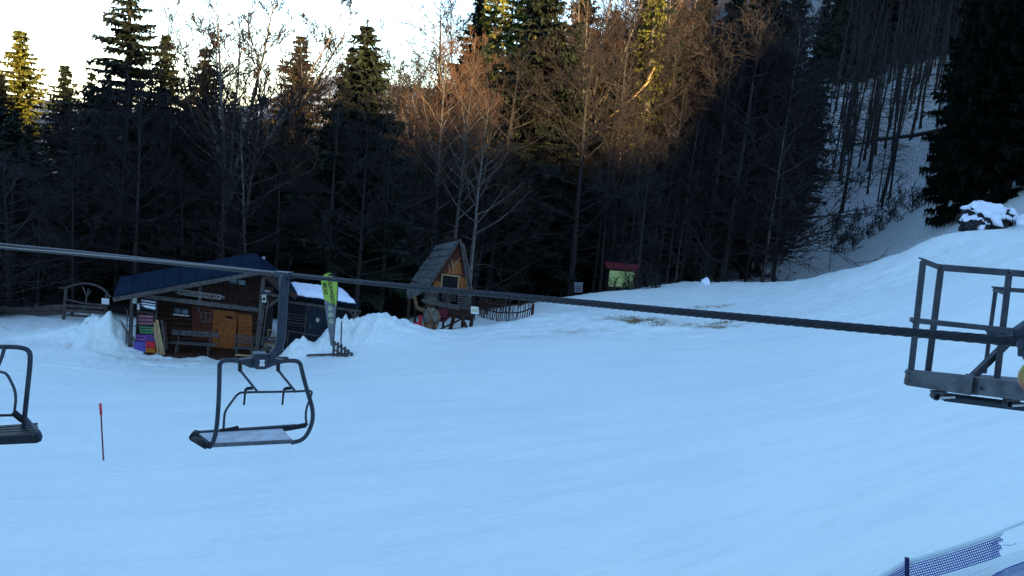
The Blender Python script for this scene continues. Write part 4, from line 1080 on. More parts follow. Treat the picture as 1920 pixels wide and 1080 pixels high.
for p, q in [((829.5, 513), (827, 547)), ((861, 517), (858, 549)), ((827, 514), (864, 518.5))]: line(m, PH, p, q, .09, .07, .08)
part('opening_frame', m, M['pale_wood'], wall)
m = MB(); stick(m, PH, [(850, 513), (850, 501), (846.5, 486)], .03, .1); stick(m, PH, [(850, 502), (862.5, 483)], .028, .1); stick(m, PH, [(843, 512), (841, 496)], .02, .1); part('forked_ornament', m, M['pale_wood'], wall)
# log walled base under the deck, railing and deck
m = MB()
for k in range(6):
    stick(m, PH, [(796+k % 2, 548+4.1*k), (823, 550+4.1*k)], .05, .22); stick(m, PH, [(857, 553+4.6*k), (884, 556+4.6*k)], .05, .2)
part('log_wall', m, M['old_wood'], root)
m = MB(); line(m, PH, (822, 570), (862, 577), .05, .24, .45); part('front_board', m, M['old_wood'], root)
m = MB(); line(m, PH, (795, 577), (888, 592), .1, .16, .3); line(m, PH, (795, 577), (888, 592), 2.2, .06, -.8); part('deck', m, M['dark_wood'], root)
for k in range(8):
    m = MB(); x = 829+k*3.5; stick(m, PH, [(x, 566), (x+rnd.uniform(-.6, .8), 545)], .02, .4, r2=.014); part('baluster', m, M['old_wood'], root)
for pts_, rr0, of in [([(886, 588), (880, 634)], .10, .25), ([(853, 584), (848, 605), (838, 636)], .10, .25), ([(768, 560), (762, 625)], .08, -.4), ([(779, 560), (777, 622)], .06, -1.5), ([(868, 588), (866, 628)], .08, -1.7), ([(800, 578), (797, 630)], .09, -.2), ([(833, 582), (830, 622)], .06, -1.2)]:
    m = MB(); stick(m, PH, pts_, rr0, of); part('stilt', m, M['dark_wood'], root)
for pts_, rr0 in [([(862, 588), (880, 626)], .08), ([(815, 622), (850, 606), (884, 588)], .045), ([(846, 590), (836, 598)], .07)]:
    m = MB(); stick(m, PH, pts_, rr0, .33); part('brace', m, M['dark_wood'], root)
m = MB(); stick(m, PH, [(890, 600), (889, 573)], .03, .6); r = solo('notice_sign', m, M['old_wood'], h(890, 600, .6), 'small white notice on a post right of the playhouse deck', 'notice')
m = MB(); rect(m, PH, 883, 574.5, 897.5, 588, .66, .02, .09); part('panel', m, M['white'], r)
m = MB()
for k in range(3): rect(m, PH, 885.5+3.8*k, 578, 888+3.8*k, 585, .665, .004, .09)
part('printed_lines', m, M['map_green'], r)

# carved wooden man in front of it
SPL = Plane(P(808, 632, 40.6), 0); s = SPL.at
root = empty('carved_figure', s(808, 630), 'carved wooden bearded man in a broad hat standing before the playhouse', 'statue')
m = MB()
m.tube([s(806, 632), s(806, 622), s(807, 610), s(807, 598), s(808, 588), s(808, 581), s(808, 577.5)], [.30, .33, .30, .34, .36, .28, .13], 12)
m.tube([s(808, 579), s(808, 575), s(808, 571), s(808, 566)], [.12, .17, .19, .16], 12)
for dx in (-3.2, 3.2):
    m.tube([s(806+dx*2.4, 636), s(806+dx*2.2, 624), s(807+dx*1.8, 612)], [.17, .16, .17], 8)
m.tube([s(799, 583, .05), s(791, 580.5, .15), s(783, 578, .2)], [.13, .11, .09], 8)     # raised arm
m.tube([s(783, 578, .2), s(780, 570, .22), s(778, 561, .22)], [.095, .08, .065], 8)
m.lathe(s(777.5, 560, .22), [(.03, -.05), (.085, 0), (.08, .06), (.03, .11)], 8)
for k in range(4): m.tube([s(776+k*1.2, 558.5, .24+.02*k), s(775.6+k*1.3, 556, .27), s(776.2+k*1.2, 554.4-.3*(k % 3), .26)], [.022, .02, .014], 5)
m.tube([s(779.6, 560.5, .25), s(781.3, 558, .27)], [.024, .016], 5)
m.tube([s(817, 584, .05), s(822, 594, .12), s(820, 605, .2)], [.13, .11, .085], 8)
m.tube([s(820, 605, .2), s(817, 613, .26), s(813, 618, .3)], [.09, .075, .06], 8)
for k in range(4): m.tube([s(812.5-.3*k, 617.5+1.1*k, .3), s(810.5-.2*k, 618+1.2*k, .36), s(809.3, 619.2+1.1*k, .35)], [.024, .021, .015], 5)
m.tube([s(813, 616.5, .33), s(811.5, 615, .38)], [.025, .017], 5)
m.lathe(s(808, 572.6, .19), [(.03, -.04), (.045, 0), (.02, .05)], 8)      # nose
body = part('body', m, M['skin_wood'], root, smooth=True)
m = MB(); hc = s(808.5, 566.5, .02)
tl_ = V((.10, -.05, 1)).normalized()
m.lathe(hc, [(.36, .03), (.47, .0), (.49, .025), (.40, .055), (.24, .075), (.225, .19), (.15, .25), (.03, .26)], 18, tl_)
part('hat', m, M['hat_wood'], root, smooth=True)
m = MB()
for dx, ln in [(-4.2, 11), (-2.6, 15), (-1, 18), (.6, 19), (2.2, 17), (3.8, 12)]:
    m.tube([s(808+dx, 574.5, .14), s(808+dx*1.15, 574.5+ln*.5, .36), s(808+dx*.7, 574.5+ln, .34)], [.05, .06, .012], 6)
part('beard', m, M['beard_wood'], root, smooth=True)
m = MB()
for sg in (-1, 1):
    m.tube([s(808+sg*7.2, 580, .1), s(808+sg*7.6, 592, .24), s(808+sg*7, 604, .24)], [.12, .16, .13], 8)
part('vest', m, M['vest_wood'], root, smooth=True)
for dx in (-1.8, 1.8):
    m = MB(); m.lathe(s(808+dx, 570.6, .185), [(.022, -.02), (.026, 0), (.01, .018)], 8, SPL.n); part('eye', m, M['black'], root)
# red toadstool, red post and dark red barrel next to the figure
tq = s(781, 622, .25)
r = empty('toadstool', tq, 'big red toadstool with a white rim at the left foot of the carved man', 'toadstool')
m = MB(); m.lathe(tq-Z*.1, [(.13, 0), (.11, .15), (.1, .26)], 10); part('stem', m, M['cream'], r, smooth=True)
m = MB(); m.lathe(tq+Z*.10, [(.36, 0), (.35, .08), (.27, .22), (.14, .31), (.02, .34)], 16, V((.25, .1, 1))); part('cap', m, M['red'], r, smooth=True)
m = MB(); m.lathe(tq+Z*.07, [(.33, 0), (.385, .025), (.36, .06)], 16, V((.25, .1, 1))); part('rim', m, M['white'], r, smooth=True)
m = MB(); m.tube([s(789, 612, .1), s(788.3, 600, .1), s(788, 591, .1)], [.075, .075, .06], 8); solo('red_post', m, M['red'], s(789, 612, .1), 'short bright red post behind the red toadstool', 'post')
q = h(830, 590, .5); m = MB(); m.lathe(q-Z*.30, [(.20, 0), (.25, .12), (.27, .3), (.25, .48), (.20, .6)], 16)
r = solo('barrel', m, M['dark_red'], q-Z*.3, 'dark red barrel right of the carved man under the playhouse deck', 'barrel', smooth=True)
m = MB(); m.lathe(q-Z*.14, [(.258, -.02), (.272, 0), (.274, .03), (.262, .05)], 16); part('hoop', m, M['black'], r)

# ================================================================== stick fence beside the playhouse
SFp = [(898, 588, 43.6), (915, 593, 43.4), (935, 597, 43.2), (955, 599, 43.2), (975, 597, 43.4), (999, 588, 44)]
root = empty('stick_fence', P(950, 598, 43.2), 'crooked fence of upright dark sticks on the snow right of the playhouse', 'fence')
def along(t, off=0):
    x = t*(len(SFp)-1); i = min(int(x), len(SFp)-2); f_ = x-i
    a, b = SFp[i], SFp[i+1]; return a[0]+(b[0]-a[0])*f_, a[1]+(b[1]-a[1])*f_, a[2]+(b[2]-a[2])*f_+off
for hz in (.30, .68):
    m = MB(); m.tube([P(*along(k/14))+Z*(hz+rnd.uniform(-.03, .03)) for k in range(15)], .035, 6); part('rail', m, M['dark_wood'], root)
for k in range(27):
    t = (k+.5)/27; p = P(*along(t)); hh = rnd.uniform(.75, 1.0)*(1 if t < .8 else .8); l = V((rnd.uniform(-.14, .14), rnd.uniform(-.05, .05), 0))
    m = MB(); m.tube([p-Z*.15-l*.2, p+Z*hh*.5+l*.4+V((rnd.uniform(-.03, .03), 0, 0)), p+Z*hh+l], rnd.uniform(.022, .038), 5, r2=.015); part('stick', m, M['dark_wood'], root)
m = MB(); line(m, Plane(P(1000, 590, 44), 0), (1000, 570), (998, 594), .3, .12); part('end_post', m, M['dark_wood'], root)
root = empty('stick_fence', P(915, 575, 46.5), 'row of taller thin sticks behind the crooked stick fence', 'fence')
for k in range(12):
    px = 890+k*6.0+rnd.uniform(-1.2, 1.2); p = P(px, 585-(px-890)*.12, 46.5); m = MB(); m.tube([p-Z*.2, p+V((rnd.uniform(-.1, .1), 0, rnd.uniform(.6, 1.0)))], .03, 5, r2=.018); part('stick', m, M['dark_wood'], root)
m = MB(); m.tube([P(888, 578, 46.5), P(925, 567, 46.5), P(962, 563, 46.6)], .03, 5); part('rail', m, M['dark_wood'], root)
for k, (px, py, d, sx) in enumerate([(981, 567, 46.5, .9), (972, 561, 47.5, .7)]):
    pass

# ================================================================== map board and small things on the brow
MP = Plane(P(1165, 541, 52.5), R(-3)); mp_ = MP.at
root = empty('map_board', mp_(1166, 545), 'green and white map board under a small red roof at the edge of the wood', 'information board')
for p, q in [((1144.5, 500), (1140, 549)), ((1193, 506), (1189, 549))]:
    m = MB(); line(m, MP, p, q, .14, .14); part('post', m, M['dark_wood'], root)
m = MB(); qpanel(m, MP, [(1143.5, 506.5), (1190.5, 510.5), (1187.5, 540), (1140.5, 536.5)], .10, .04); pn = part('panel', m, M['map_green'], root)
m = MB()
for p, q in [((1146, 515), (1163, 531)), ((1150, 524), (1172, 518)), ((1165, 533), (1184, 521)), ((1172, 512), (1180, 532)), ((1144, 530), (1158, 536)), ((1160, 511), (1168, 521))]: line(m, MP, p, q, .05, .01, .105)
part('map_lines', m, M['flag_ink'], pn)
m = MB(); a, b = mp_(1135, 497, .35), mp_(1197, 504.5, .35); a2, b2 = mp_(1136, 491, -.1), mp_(1198, 498, -.1)
m.prism([a, b, b2, a2], V((0, 0, .05))); m.prism([a2, b2, b2-MP.n*.5-Z*.2, a2-MP.n*.5-Z*.2], V((0, 0, .05))); rf = part('roof', m, M['dark_red'], root)
m = MB(); line(m, MP, (1137, 500), (1196, 507), .05, .15, .33); part('fascia', m, M['dark_red'], rf)
CRP = Plane(P(1085, 546, 50), R(-5)); q = CRP.at
r = empty('box', q(1085, 547), 'pale grey plastic box at the dark edge of the wood left of the map board', 'box')
m = MB(); rect(m, CRP, 1077, 533, 1092, 548, 0, .4, .03); part('body', m, M['flag_grey'], r, bevel=.02)
m = MB(); rect(m, CRP, 1076.3, 531.2, 1092.7, 533.2, .03, .46, .03); part('lid', m, M['flag_grey'], r)
m = MB()
for k in range(3): rect(m, CRP, 1079, 536.5+3.6*k, 1090.5, 538+3.6*k, .004, .003, .03)
part('slots', m, M['rubber'], r)
def lump(mb, ctr, rad, seed, flat=.8, n=2, rough=.35, keep=None):
    import bmesh
    bm = bmesh.new(); bmesh.ops.create_icosphere(bm, subdivisions=n, radius=1)
    r = random.Random(seed); o = (r.uniform(0, 50), r.uniform(0, 50), r.uniform(0, 50)); i0 = len(mb.v)
    from mathutils import noise as MN
    for v in bm.verts:
        nn = MN.noise(v.co*1.5+V(o))*rough + MN.noise(v.co*4+V(o))*rough*.45
        p = v.co*(1+nn); mb.v.append(tuple(V(ctr) + V((p.x*rad[0], p.y*rad[1], p.z*rad[2]))))
    for f_ in bm.faces:
        if keep is None or keep(f_, r): mb.f.append(tuple(v.index+i0 for v in f_.verts))
    bm.free(); return mb
p = hit(1322, 534, 40); m = MB(); lump(m, p+Z*.12, (.3, .26, .3), 3, rough=.5); solo('snow_lump', m, M['snow_clump'], p, 'lone lump of snow sitting on the crest in front of the trunks', 'snow', smooth=False)

# ================================================================== snow topped rocks and black pipe at the top right
from mathutils import noise as MN
def rock(px, py, d, rad, seed, label, thr):
    ctr = P(px, py, d); r = empty('boulder', ctr-Z*rad[2], label, 'boulder')
    m = MB(); lump(m, ctr, rad, seed, n=4, rough=.5); part('stone', m, M['rock'], r)
    m = MB(); o = V((seed*3.1, 7, 2))
    lump(m, ctr+Z*.045+V((0, -.03, 0)), [x*1.04 for x in rad], seed, n=4, rough=.5, keep=lambda f_, rr: f_.normal.z*.8 - f_.normal.y*.25 + MN.noise(f_.calc_center_median()*1.9+o)*1.25 > thr)
    used = {}; vv = []; ff = []
    for f_ in m.f:
        g = []
        for i in f_:
            if i not in used: used[i] = len(vv); vv.append(m.v[i])
            g.append(used[i])
        ff.append(tuple(g))
    m.v, m.f = vv, ff
    o_ = part('snow_cap', m, M['snow_clump'], r, smooth=True)
    sm = o_.modifiers.new('thick', 'SOLIDIFY'); sm.thickness = .07; sm.offset = 1
rock(1850, 413, 46.5, (1.3, .8, .80), 4, 'large dark boulder draped with snow at the top of the slope', .34)
rock(1823, 424, 46, (.65, .5, .38), 9, 'smaller rock at the left foot of the large snowy boulder', .5)
q = P(1883, 418, 46); ax = (CAM-q); ax.z = 0; ax = (ax.normalized()+V((.25, 0, 0))).normalized()
r = empty('pipe', q-Z*.5, 'short black pipe lying open towards the slope right of the snowy boulder', 'pipe')
m = MB(); m.lathe(q-ax*1.0, [(.44, 0), (.46, 1.0), (.42, 1.02), (.38, 1.0), (.38, .2), (.02, .15)], 22, ax); part('body', m, M['black'], r, smooth=True)
m = MB(); pts_ = []
sx_ = ax.cross(Z).normalized()
for k in range(15):
    an = -.25 + (math.pi+.5)*k/14; pts_.append(q+ax*.04 + sx_*.43*math.cos(an) + Z*.43*math.sin(an))
m.tube(pts_, .018, 5); part('rim', m, M['light_metal'], r)
m = MB(); lump(m, P(1921, 416, 45.6), (.42, .4, .42), 12, n=3, rough=.4); solo('snow_heap', m, M['snow_clump'], P(1921, 425, 45.6), 'pale heap of snow at the right edge next to the black pipe', 'snow', smooth=True)

# ================================================================== marker pole on the piste
p = hit(195, 864); top = P(188, 756, (p-CAM).dot(_F)+.03)
r = empty('marker_pole', p, 'thin dark red piste marker pole with a bright red tip on open snow', 'marker pole')
m = MB(); m.tube([p-Z*.2, p.lerp(top, .79)], .021, 8); part('shaft', m, M['pole_red'], r)
m = MB(); m.tube([p.lerp(top, .79), p.lerp(top, .81), p.lerp(top, .985), top], [.024, .034, .034, .02], 8); part('tip', m, M['red'], r)
# dry grass in the thawed patch
g = MB(); gr = random.Random(5)
for cx, cy, sx, sy, nn in [(1190, 600, 34, 9, 420), (1235, 610, 26, 5, 150), (1350, 610, 30, 5, 190), (1330, 567, 34, 3, 60)]:
    for k in range(nn):
        px, py = gr.gauss(cx, sx*.5), gr.gauss(cy, sy*.6); d = np.interp(py, [560, 575, 600, 625], [45.5, 44, 40.8, 38])
        p = P(px, py, d); p.z = gz(p.x, p.y)
        a = p + V((gr.uniform(-.1, .1), gr.uniform(-.1, .1), gr.uniform(.02, .09))); w_ = V((.012, 0, 0))
        g.quad(p-w_, p+w_, a+w_*.3, a-w_*.3)
solo('dry_grass', g, M['dry_grass'], hit(1200, 603), 'flattened brown dry grass showing through thawed snow on the brow', 'grass', kind='stuff')

# ================================================================== chairlift ropes
def dcab(px): return 1.0/np.interp(px, [-300, 0, 533, 1800, 2300], [.042, .0560, .0952, .2, .236])
CABLE = [(-250, 438), (0, 464.5), (125, 475), (250, 486.5), (400, 501.5), (533, 515), (700, 531), (850, 545.5), (1040, 562.5), (1250, 582.5), (1440, 599.5), (1660, 619.5), (1800, 631.5), (1897, 640), (2150, 661)]
def cabpt(px, dd=0): return P(px, np.interp(px, [a for a, b in CABLE], [b for a, b in CABLE]), dcab(px)+dd)
m = MB(); pp = [cabpt(-250)]
xs_ = np.concatenate([np.linspace(-250, 400, 70), np.linspace(410, 1200, 160), np.linspace(1205, 2150, 420)])
ctrs = [cabpt(x) for x in xs_]
# smooth the sag, then lay six strands round the core
for _ in range(60): ctrs = [ctrs[0]] + [ctrs[i]*.5 + (ctrs[i-1]+ctrs[i+1])*.25 for i in range(1, len(ctrs)-1)] + [ctrs[-1]]
NS = 24; s_acc = 0.0; i0 = 0; rc = .0255
for k, p in enumerate(ctrs):
    t_ = (ctrs[min(k+1, len(ctrs)-1)]-ctrs[max(k-1, 0)]).normalized(); a_ = t_.cross(Z).normalized(); b_ = a_.cross(t_)
    if k and xs_[k] > 520: s_acc += (p-ctrs[k-1]).length
    for j in range(NS):
        an = 2*math.pi*j/NS; rr0 = rc*(1+(.24*abs(math.cos(3*(an)))-.13)*min(1, max(0, (xs_[k]-520)/300))); an2 = an + s_acc*2*math.pi/.42
        m.v.append(tuple(p + a_*rr0*math.cos(an2) + b_*rr0*math.sin(an2)))
    if k:
        for j in range(NS):
            l = (j+1) % NS; m.f.append(((k-1)*NS+j, (k-1)*NS+l, k*NS+l, k*NS+j))
solo('lift_rope', m, M['cable'], cabpt(533), 'thick twisted steel lift rope that carries the numbered chair', 'rope', smooth=True)
m = MB(); up_ = [(-250, 430, 24), (0, 457.5, 18.7), (120, 469, 16.9), (250, 482.5, 15.2), (400, 499, 13.5), (533, 514, 11.6), (800, 540.5, 9.4), (1200, 577.5, 7.3), (1600, 614, 6.2), (2100, 657, 5.3)]
m.tube([P(*q) for q in up_], .024, 10); solo('lift_rope', m, M['galv'], P(533, 514, 11.6), 'second lift rope, seen as a lighter line just above the thick rope at the left', 'rope', smooth=True)

# ================================================================== numbered chair on the rope
CH = Plane(P(490, 681, 10.5), R(30)); k_ = CH.at      # negative offset: towards the front of the seat, away from the camera
root = empty('lift_chair', k_(490, 690), 'empty two seat lift chair with number plate 117 hanging from the thick rope', 'lift chair')
def tb(name, pts_, r_, mt='tube_steel', off=0.0, parent=None, n=10, sm=True):
    m = MB(); P3 = []
    for q in pts_: P3.append(k_(q[0], q[1], q[2] if len(q) > 2 else off))
    # round the corners
    for _ in range(2):
        N2 = [P3[0]]
        for a, b in zip(P3[:-1], P3[1:]): N2 += [a.lerp(b, .25), a.lerp(b, .75)]
        N2.append(P3[-1]); P3 = N2
    m.tube(P3, r_, n); return part(name, m, M[mt], parent or root, smooth=sm)
cb_ = cabpt(533)
hb = k_(527, 640, .0)
m = MB(); m.tube([cb_-Z*.03, k_(533, 522), k_(532.5, 545), k_(529, 600), k_(527, 636), k_(522, 652), k_(510, 667), k_(497, 676)], [.04, .052, .055, .055, .055, .052, .05, .05], 12)
part('hanger', m, M['tube_steel'], root, smooth=True)
t_ = (cabpt(545)-cabpt(521)).normalized()
m = MB(); m.bar(cb_-t_*.17, cb_+t_*.17, .075, .085, Z); m.obox(cb_-Z*.06, t_*.07, t_.cross(Z)*.045, Z*.07); part('grip', m, M['tube_steel'], root, bevel=.012)
tb('frame', [(394, 838), (401, 826), (406, 805), (409, 770), (411, 730), (411.5, 700), (412, 676), (440, 675.5), (470, 679), (512, 679), (540, 676), (562, 677), (566, 695), (575, 730), (586, 764), (587, 788), (578, 812), (566, 826), (546, 830)], .026)
m = MB(); qpanel(m, CH, [(478, 664), (503, 664), (504, 690), (497, 693), (481, 693), (475, 689)], .075, .15); hp = part('head_plate', m, M['tube_steel'], root, bevel=.01)
m = MB(); qpanel(m, CH, [(437, 676), (478, 671), (478, 689), (470, 690)], .03, .06); qpanel(m, CH, [(503, 671), (547, 677), (512, 686), (503, 690)], .03, .06); part('gusset', m, M['tube_steel'], root)
m = MB(); qpanel(m, CH, [(487, 675), (497, 675), (496.2, 686.5), (486.2, 686.5)], .084, .006)
for x, y in [(482, 668.5), (499, 668.5), (480.5, 688), (499.5, 688)]:
    mm_ = MB(); mm_.lathe(k_(x, y, .078), [(.011, -.01), (.011, .008), (.003, .01)], 6, CH.n); part('bolt', mm_, M['galv'], hp)
npl = part('number_plate', m, M['white'], hp)
xd = CH.u; part('digits', text_mb('117', .055, k_(491.6, 681, .0865), xd, Z, .002), M['black'], npl)
m = MB(); line(m, CH, (505, 673), (540, 673.5), .05, .05, -.12); part('stop_bar', m, M['rubber'], root)
# seat: two rails, side tubes, slats
FO = -.46
m = MB(); m.bar(k_(395, 835), k_(549, 827.5), .04, .045, CH.n); part('rear_rail', m, M['galv_light'], root, bevel=.008)
m = MB(); m.bar(k_(369, 812, FO), k_(556, 799, FO), .05, .05, CH.n); part('front_rail', m, M['tube_steel'], root, bevel=.01)
sl = MB()
for j in range(6):
    f_ = (j+.6)/6.4
    a = k_(394, 833).lerp(k_(371, 812, FO), f_); b = k_(546, 826).lerp(k_(528, 803, FO), f_); sl.bar(a, b, .046, .02, CH.n)
part('seat_slats', sl, M['seat_slat'], root, bevel=.004)
tb('seat_side', [(394, 836, 0), (384, 829, -.15), (370, 818, FO+.02), (367, 810, FO)], .038, 'rubber')
tb('seat_side', [(547, 828, 0), (537, 819, -.2), (528, 806, FO), (530, 801, FO)], .022)
m = MB(); m.tube([k_(362, 821, FO+.12), k_(368, 813, FO)], .05, 10); m.tube([k_(364, 823, FO+.15), k_(386, 836, -.05)], .04, 10); part('end_pad', m, M['rubber'], root, smooth=True)
tb('arm_pad', [(524, 805.5, FO), (548, 802, FO+.03), (574, 797, FO+.08)], .032, 'rubber')
tb('pivot', [(413, 808, FO), (430, 806, FO), (447, 802, FO)], .028, 'rubber')
# restraint bar with arms and foot rests
BO = -.36
bar_ = tb('restraint_bar', [(419, 806, FO), (420, 790, FO+.02), (421, 774, BO), (428, 762, BO), (437, 750, BO), (447, 737, BO), (458, 735.5, BO), (500, 735, BO), (560, 734, BO), (585, 732, BO), (584, 741, BO), (574, 766, BO), (573, 785, FO+.04), (576, 798, FO+.06)], .0145, 'galv')
for x in (450, 521.5):
    tb('bar_arm', [(x, 694, -.03), (x+8, 704, -.1), (x+33, 735, BO)], .0155, 'galv', parent=bar_)
    m = MB(); m.tube([k_(x, 679, .02), k_(x, 695, -.03)], .024, 8); part('sleeve', m, M['rubber'], bar_)
for x in (474, 546):
    m = MB(); m.tube([k_(x, 727.5, BO-.05), k_(x-10, 728.5, BO-.08), k_(x-13.5, 731, BO-.1), k_(x-15, 742, BO-.1), k_(x-16.5, 759, BO-.1)], [.022, .022, .018, .013, .013], 8); part('foot_rest', m, M['rubber'], bar_)

# ================================================================== second chair, cut by the left edge
C2 = Plane(P(0, 740, 9.8), R(-14)); k2 = C2.at
root = empty('lift_chair', k2(-10, 800), 'second lift chair cut off by the left edge, facing the opposite way', 'lift chair')
def mir(pts_): return [(-44-x, y + (x+22)*.06, o) for x, y, o in pts_][::-1]
def tb2(name, pts_, r_, mt='tube_steel', parent=None):
    P3 = [k2(*q) for q in pts_]; m = MB()
    for _ in range(2):
        N2 = [P3[0]]
        for a, b in zip(P3[:-1], P3[1:]): N2 += [a.lerp(b, .25), a.lerp(b, .75)]
        N2.append(P3[-1]); P3 = N2
    m.tube(P3, r_, 10); return part(name, m, M[mt], parent or root, smooth=True)
rt = [(-22, 650, 0), (10, 650, 0), (38, 651, 0), (56, 657, 0), (57, 678, 0), (52, 725, 0), (46, 782, 0), (43, 818, 0)]
tb2('frame', mir(rt)[:-1] + rt[1:], .026)
m = MB(); m.tube([P(-30, 455, 19.3), k2(-24, 520), k2(-24, 600), k2(-22, 650)], .052, 10); part('hanger', m, M['tube_steel'], root, smooth=True)
m = MB(); m.bar(k2(-100, 829, .30), k2(73, 821, .30), .09, .10, C2.n); part('front_rail', m, M['rubber'], root, bevel=.02)
m = MB()
for j in range(5): m.bar(k2(-100, 824-j*4, .26-.1*j), k2(66, 816-j*5, .26-.1*j), .075, .02, C2.n)
part('seat_slats', m, M['rubber'], root)
tb2('seat_side', [(46, 783, 0), (60, 799, .12), (73, 811, .26), (75, 821, .30)], .026)
b2 = tb2('restraint_bar', [(-60, 703, .3), (-20, 697, .3), (8, 697, .3), (17, 707, .3), (31, 738, .3), (27, 773, .12)], .0145, 'galv')
m = MB(); m.tube([k2(-60, 780, .05), k2(25, 778.5, .05)], .015, 8); m.tube([k2(25, 773, .08), k2(43, 788, .02)], .036, 8); part('pivot', m, M['rubber'], root)
m = MB(); m.tube([k2(9, 649, .02), k2(4, 668, .08), k2(-4, 690, .25)], [.022, .02, .015], 8); part('bar_arm', m, M['galv'], b2)

# ================================================================== work platform of the lift tower
WP = Plane(P(1780, 600, 6.9), R(6)); w_at = WP.at
root = empty('work_platform', w_at(1800, 730), 'galvanised steel work platform with railings beside the lift rope', 'platform')
def ang(name, p, q, wd, off, off2=None, th=.012, parent=None):
    """angle iron: two thin flanges meeting at a right angle"""
    m = MB(); a, b = w_at(*p, off), w_at(*q, off if off2 is None else off2)
    t_ = (b-a).normalized(); sd_ = WP.n.cross(t_).normalized()
    m.bar(a, b, wd, th, sd_); m.bar(a+sd_*(wd/2-th/2)-WP.n*wd/2, b+sd_*(wd/2-th/2)-WP.n*wd/2, th, wd, sd_)
    return part(name, m, M['galv'], parent or root)
ang('post', (1731, 490), (1705, 722), .046, .25, .25)
ang('post', (1764.5, 501), (1738, 712), .052, -.15)
ang('post', (1893, 506), (1868.5, 716), .052, -.15)
ang('post', (1867, 543), (1846, 700), .034, -.75)
ang('top_rail', (1729, 489), (1766, 503), .040, .25, -.15)
ang('top_rail', (1763, 502), (2010, 521), .048, -.12)
ang('top_rail', (1863, 541.5), (2010, 552), .034, -.72)
ang('mid_rail', (1711, 601), (2010, 632), .036, .22, -.12)
ang('mid_rail', (1851, 624), (2010, 636), .030, -.72)
ang('top_rail', (1866, 543.5), (1889, 552), .026, -.72, -.15)
ang('brace', (1826, 708), (1945, 592), .046, -.2)
m = MB(); qpanel(m, WP, [(1705, 694.5), (1826, 706.5), (1821, 742), (1700, 723)], .28, .05); part('toe_plate', m, M['galv_light'], root, bevel=.006)
m = MB(); qpanel(m, WP, [(1836, 709), (2010, 731), (2010, 764), (1833, 741)], .30, .05); part('toe_plate', m, M['galv_light'], root, bevel=.006)
m = MB(); a, b = w_at(1826, 707, .27), w_at(1836, 709, .27); m.prism([w_at(1825, 707, .24), w_at(1837, 708.5, .24), w_at(1833, 741, .24), w_at(1821, 740, .24)], WP.n*-.1); part('joint_plate', m, M['galv'], root)
m = MB(); m.prism([w_at(1838, 702, -.75), w_at(2010, 716, -.75), w_at(2010, 733, .24), w_at(1838, 710, .24)], V((0, 0, -.03))); m.prism([w_at(1710, 700, .22), w_at(1836, 712, .22), w_at(1838, 705, -.7), w_at(1745, 700, -.3)], V((0, 0, -.03))); part('floor_grating', m, M['galv_light'], root)
m = MB(); qpanel(m, WP, [(1771, 742), (2010, 772), (2010, 783), (1771, 753)], .1, .12); part('channel_beam', m, M['tube_steel'], root, bevel=.006)
for x, y in [(1757, 743.5), (1893, 758)]:
    q = w_at(x, y, .24); m = MB(); axd = WP.n
    m.lathe(q-axd*.05, [(.031, 0), (.033, .05), (.023, .055), (.022, .01), (.002, .01)], 16, axd); m.bar(q+Z*.036+WP.u*-.05, q+Z*.036+WP.u*.065, .05, .014, axd)
    cl_ = part('clamp', m, M['galv'], root)
    m = MB(); m.tube([q+WP.u*.02-Z*.01, q+WP.u*.14+Z*.005], .011, 8); part('bolt', m, M['light_metal'], cl_)
for x, y, o in [(1731, 493, .27), (1712, 602, .27), (1703, 699, .3), (1702, 713, .3), (1765, 503, -.1), (1895, 510, -.1), (1750, 607, -.05), (1842, 729, .315), (1880, 618, -.1)]:
    m = MB(); m.lathe(w_at(x, y, o), [(.014, -.03), (.014, .022), (.004, .024)], 6, WP.n); part('bolt', m, M['galv'], root)
# rope sheave at the right edge
cq = P(1945, 708, 5.0); axn = (WP.n + V((.1, 0, 0))).normalized()
root = empty('rope_sheave', cq, 'rope sheave wheel with worn red and yellow flange at the right edge', 'sheave')
m = MB(); m.lathe(cq-axn*.05, [(.02, 0), (.085, 0), (.093, .02), (.08, .04), (.08, .06), (.093, .08), (.085, .10), (.02, .10)], 28, axn); part('rim', m, M['pulley_r'], root, smooth=False)
m = MB(); m.lathe(cq+axn*.05, [(.072, 0), (.070, .006), (.045, .012), (.02, .014)], 28, axn); part('hub', m, M['pulley_y'], root)
m = MB(); a = cabpt(1912); b = cabpt(2050)
m.bar(a-Z*.02, b-Z*.02, .09, .10, axn); m.bar(P(1905, 628, 4.8), P(1990, 570, 4.9), .05, .07, axn); m.tube([P(1912, 644, 4.75), cq+axn*.0], .022, 8); part('rocker_arm', m, M['tube_steel'], root, bevel=.01)

# ================================================================== blue safety net at the bottom right
NP = [(1560, 1134, 9.7), (1650, 1080, 9.55), (1700, 1050, 9.45), (1780, 1026, 9.2), (1860, 1001, 8.95), (1925, 977, 8.7), (2000, 946, 8.45)]
root = empty('safety_net', P(1700, 1085, 9.4), 'torn blue safety net with a grey top band at the bottom right corner', 'net')
def npt(t, dz):
    x = t*(len(NP)-1); i = min(int(x), len(NP)-2); f_ = x-i; a, b = NP[i], NP[i+1]
    return P(a[0]+(b[0]-a[0])*f_, a[1]+(b[1]-a[1])*f_, a[2]+(b[2]-a[2])*f_) - Z*dz + V((0, .012*math.sin(9*t)-dz*.25, 0))
m = MB(); q = P(1700.5, 1048, 9.42); b = P(1701, 1230, 9.5); ax = (q-b).normalized(); m.tube([b, q], .023, 10); m.lathe(q, [(.024, 0), (.024, .012), (.010, .016)], 10, ax); part('post', m, M['net_post'], root)
m = MB(); q = npt(5.6/6, .02); m.tube([q-Z*1.0, q], .017, 10); part('post', m, M['net_blue'], root)
m = MB(); nn = 90
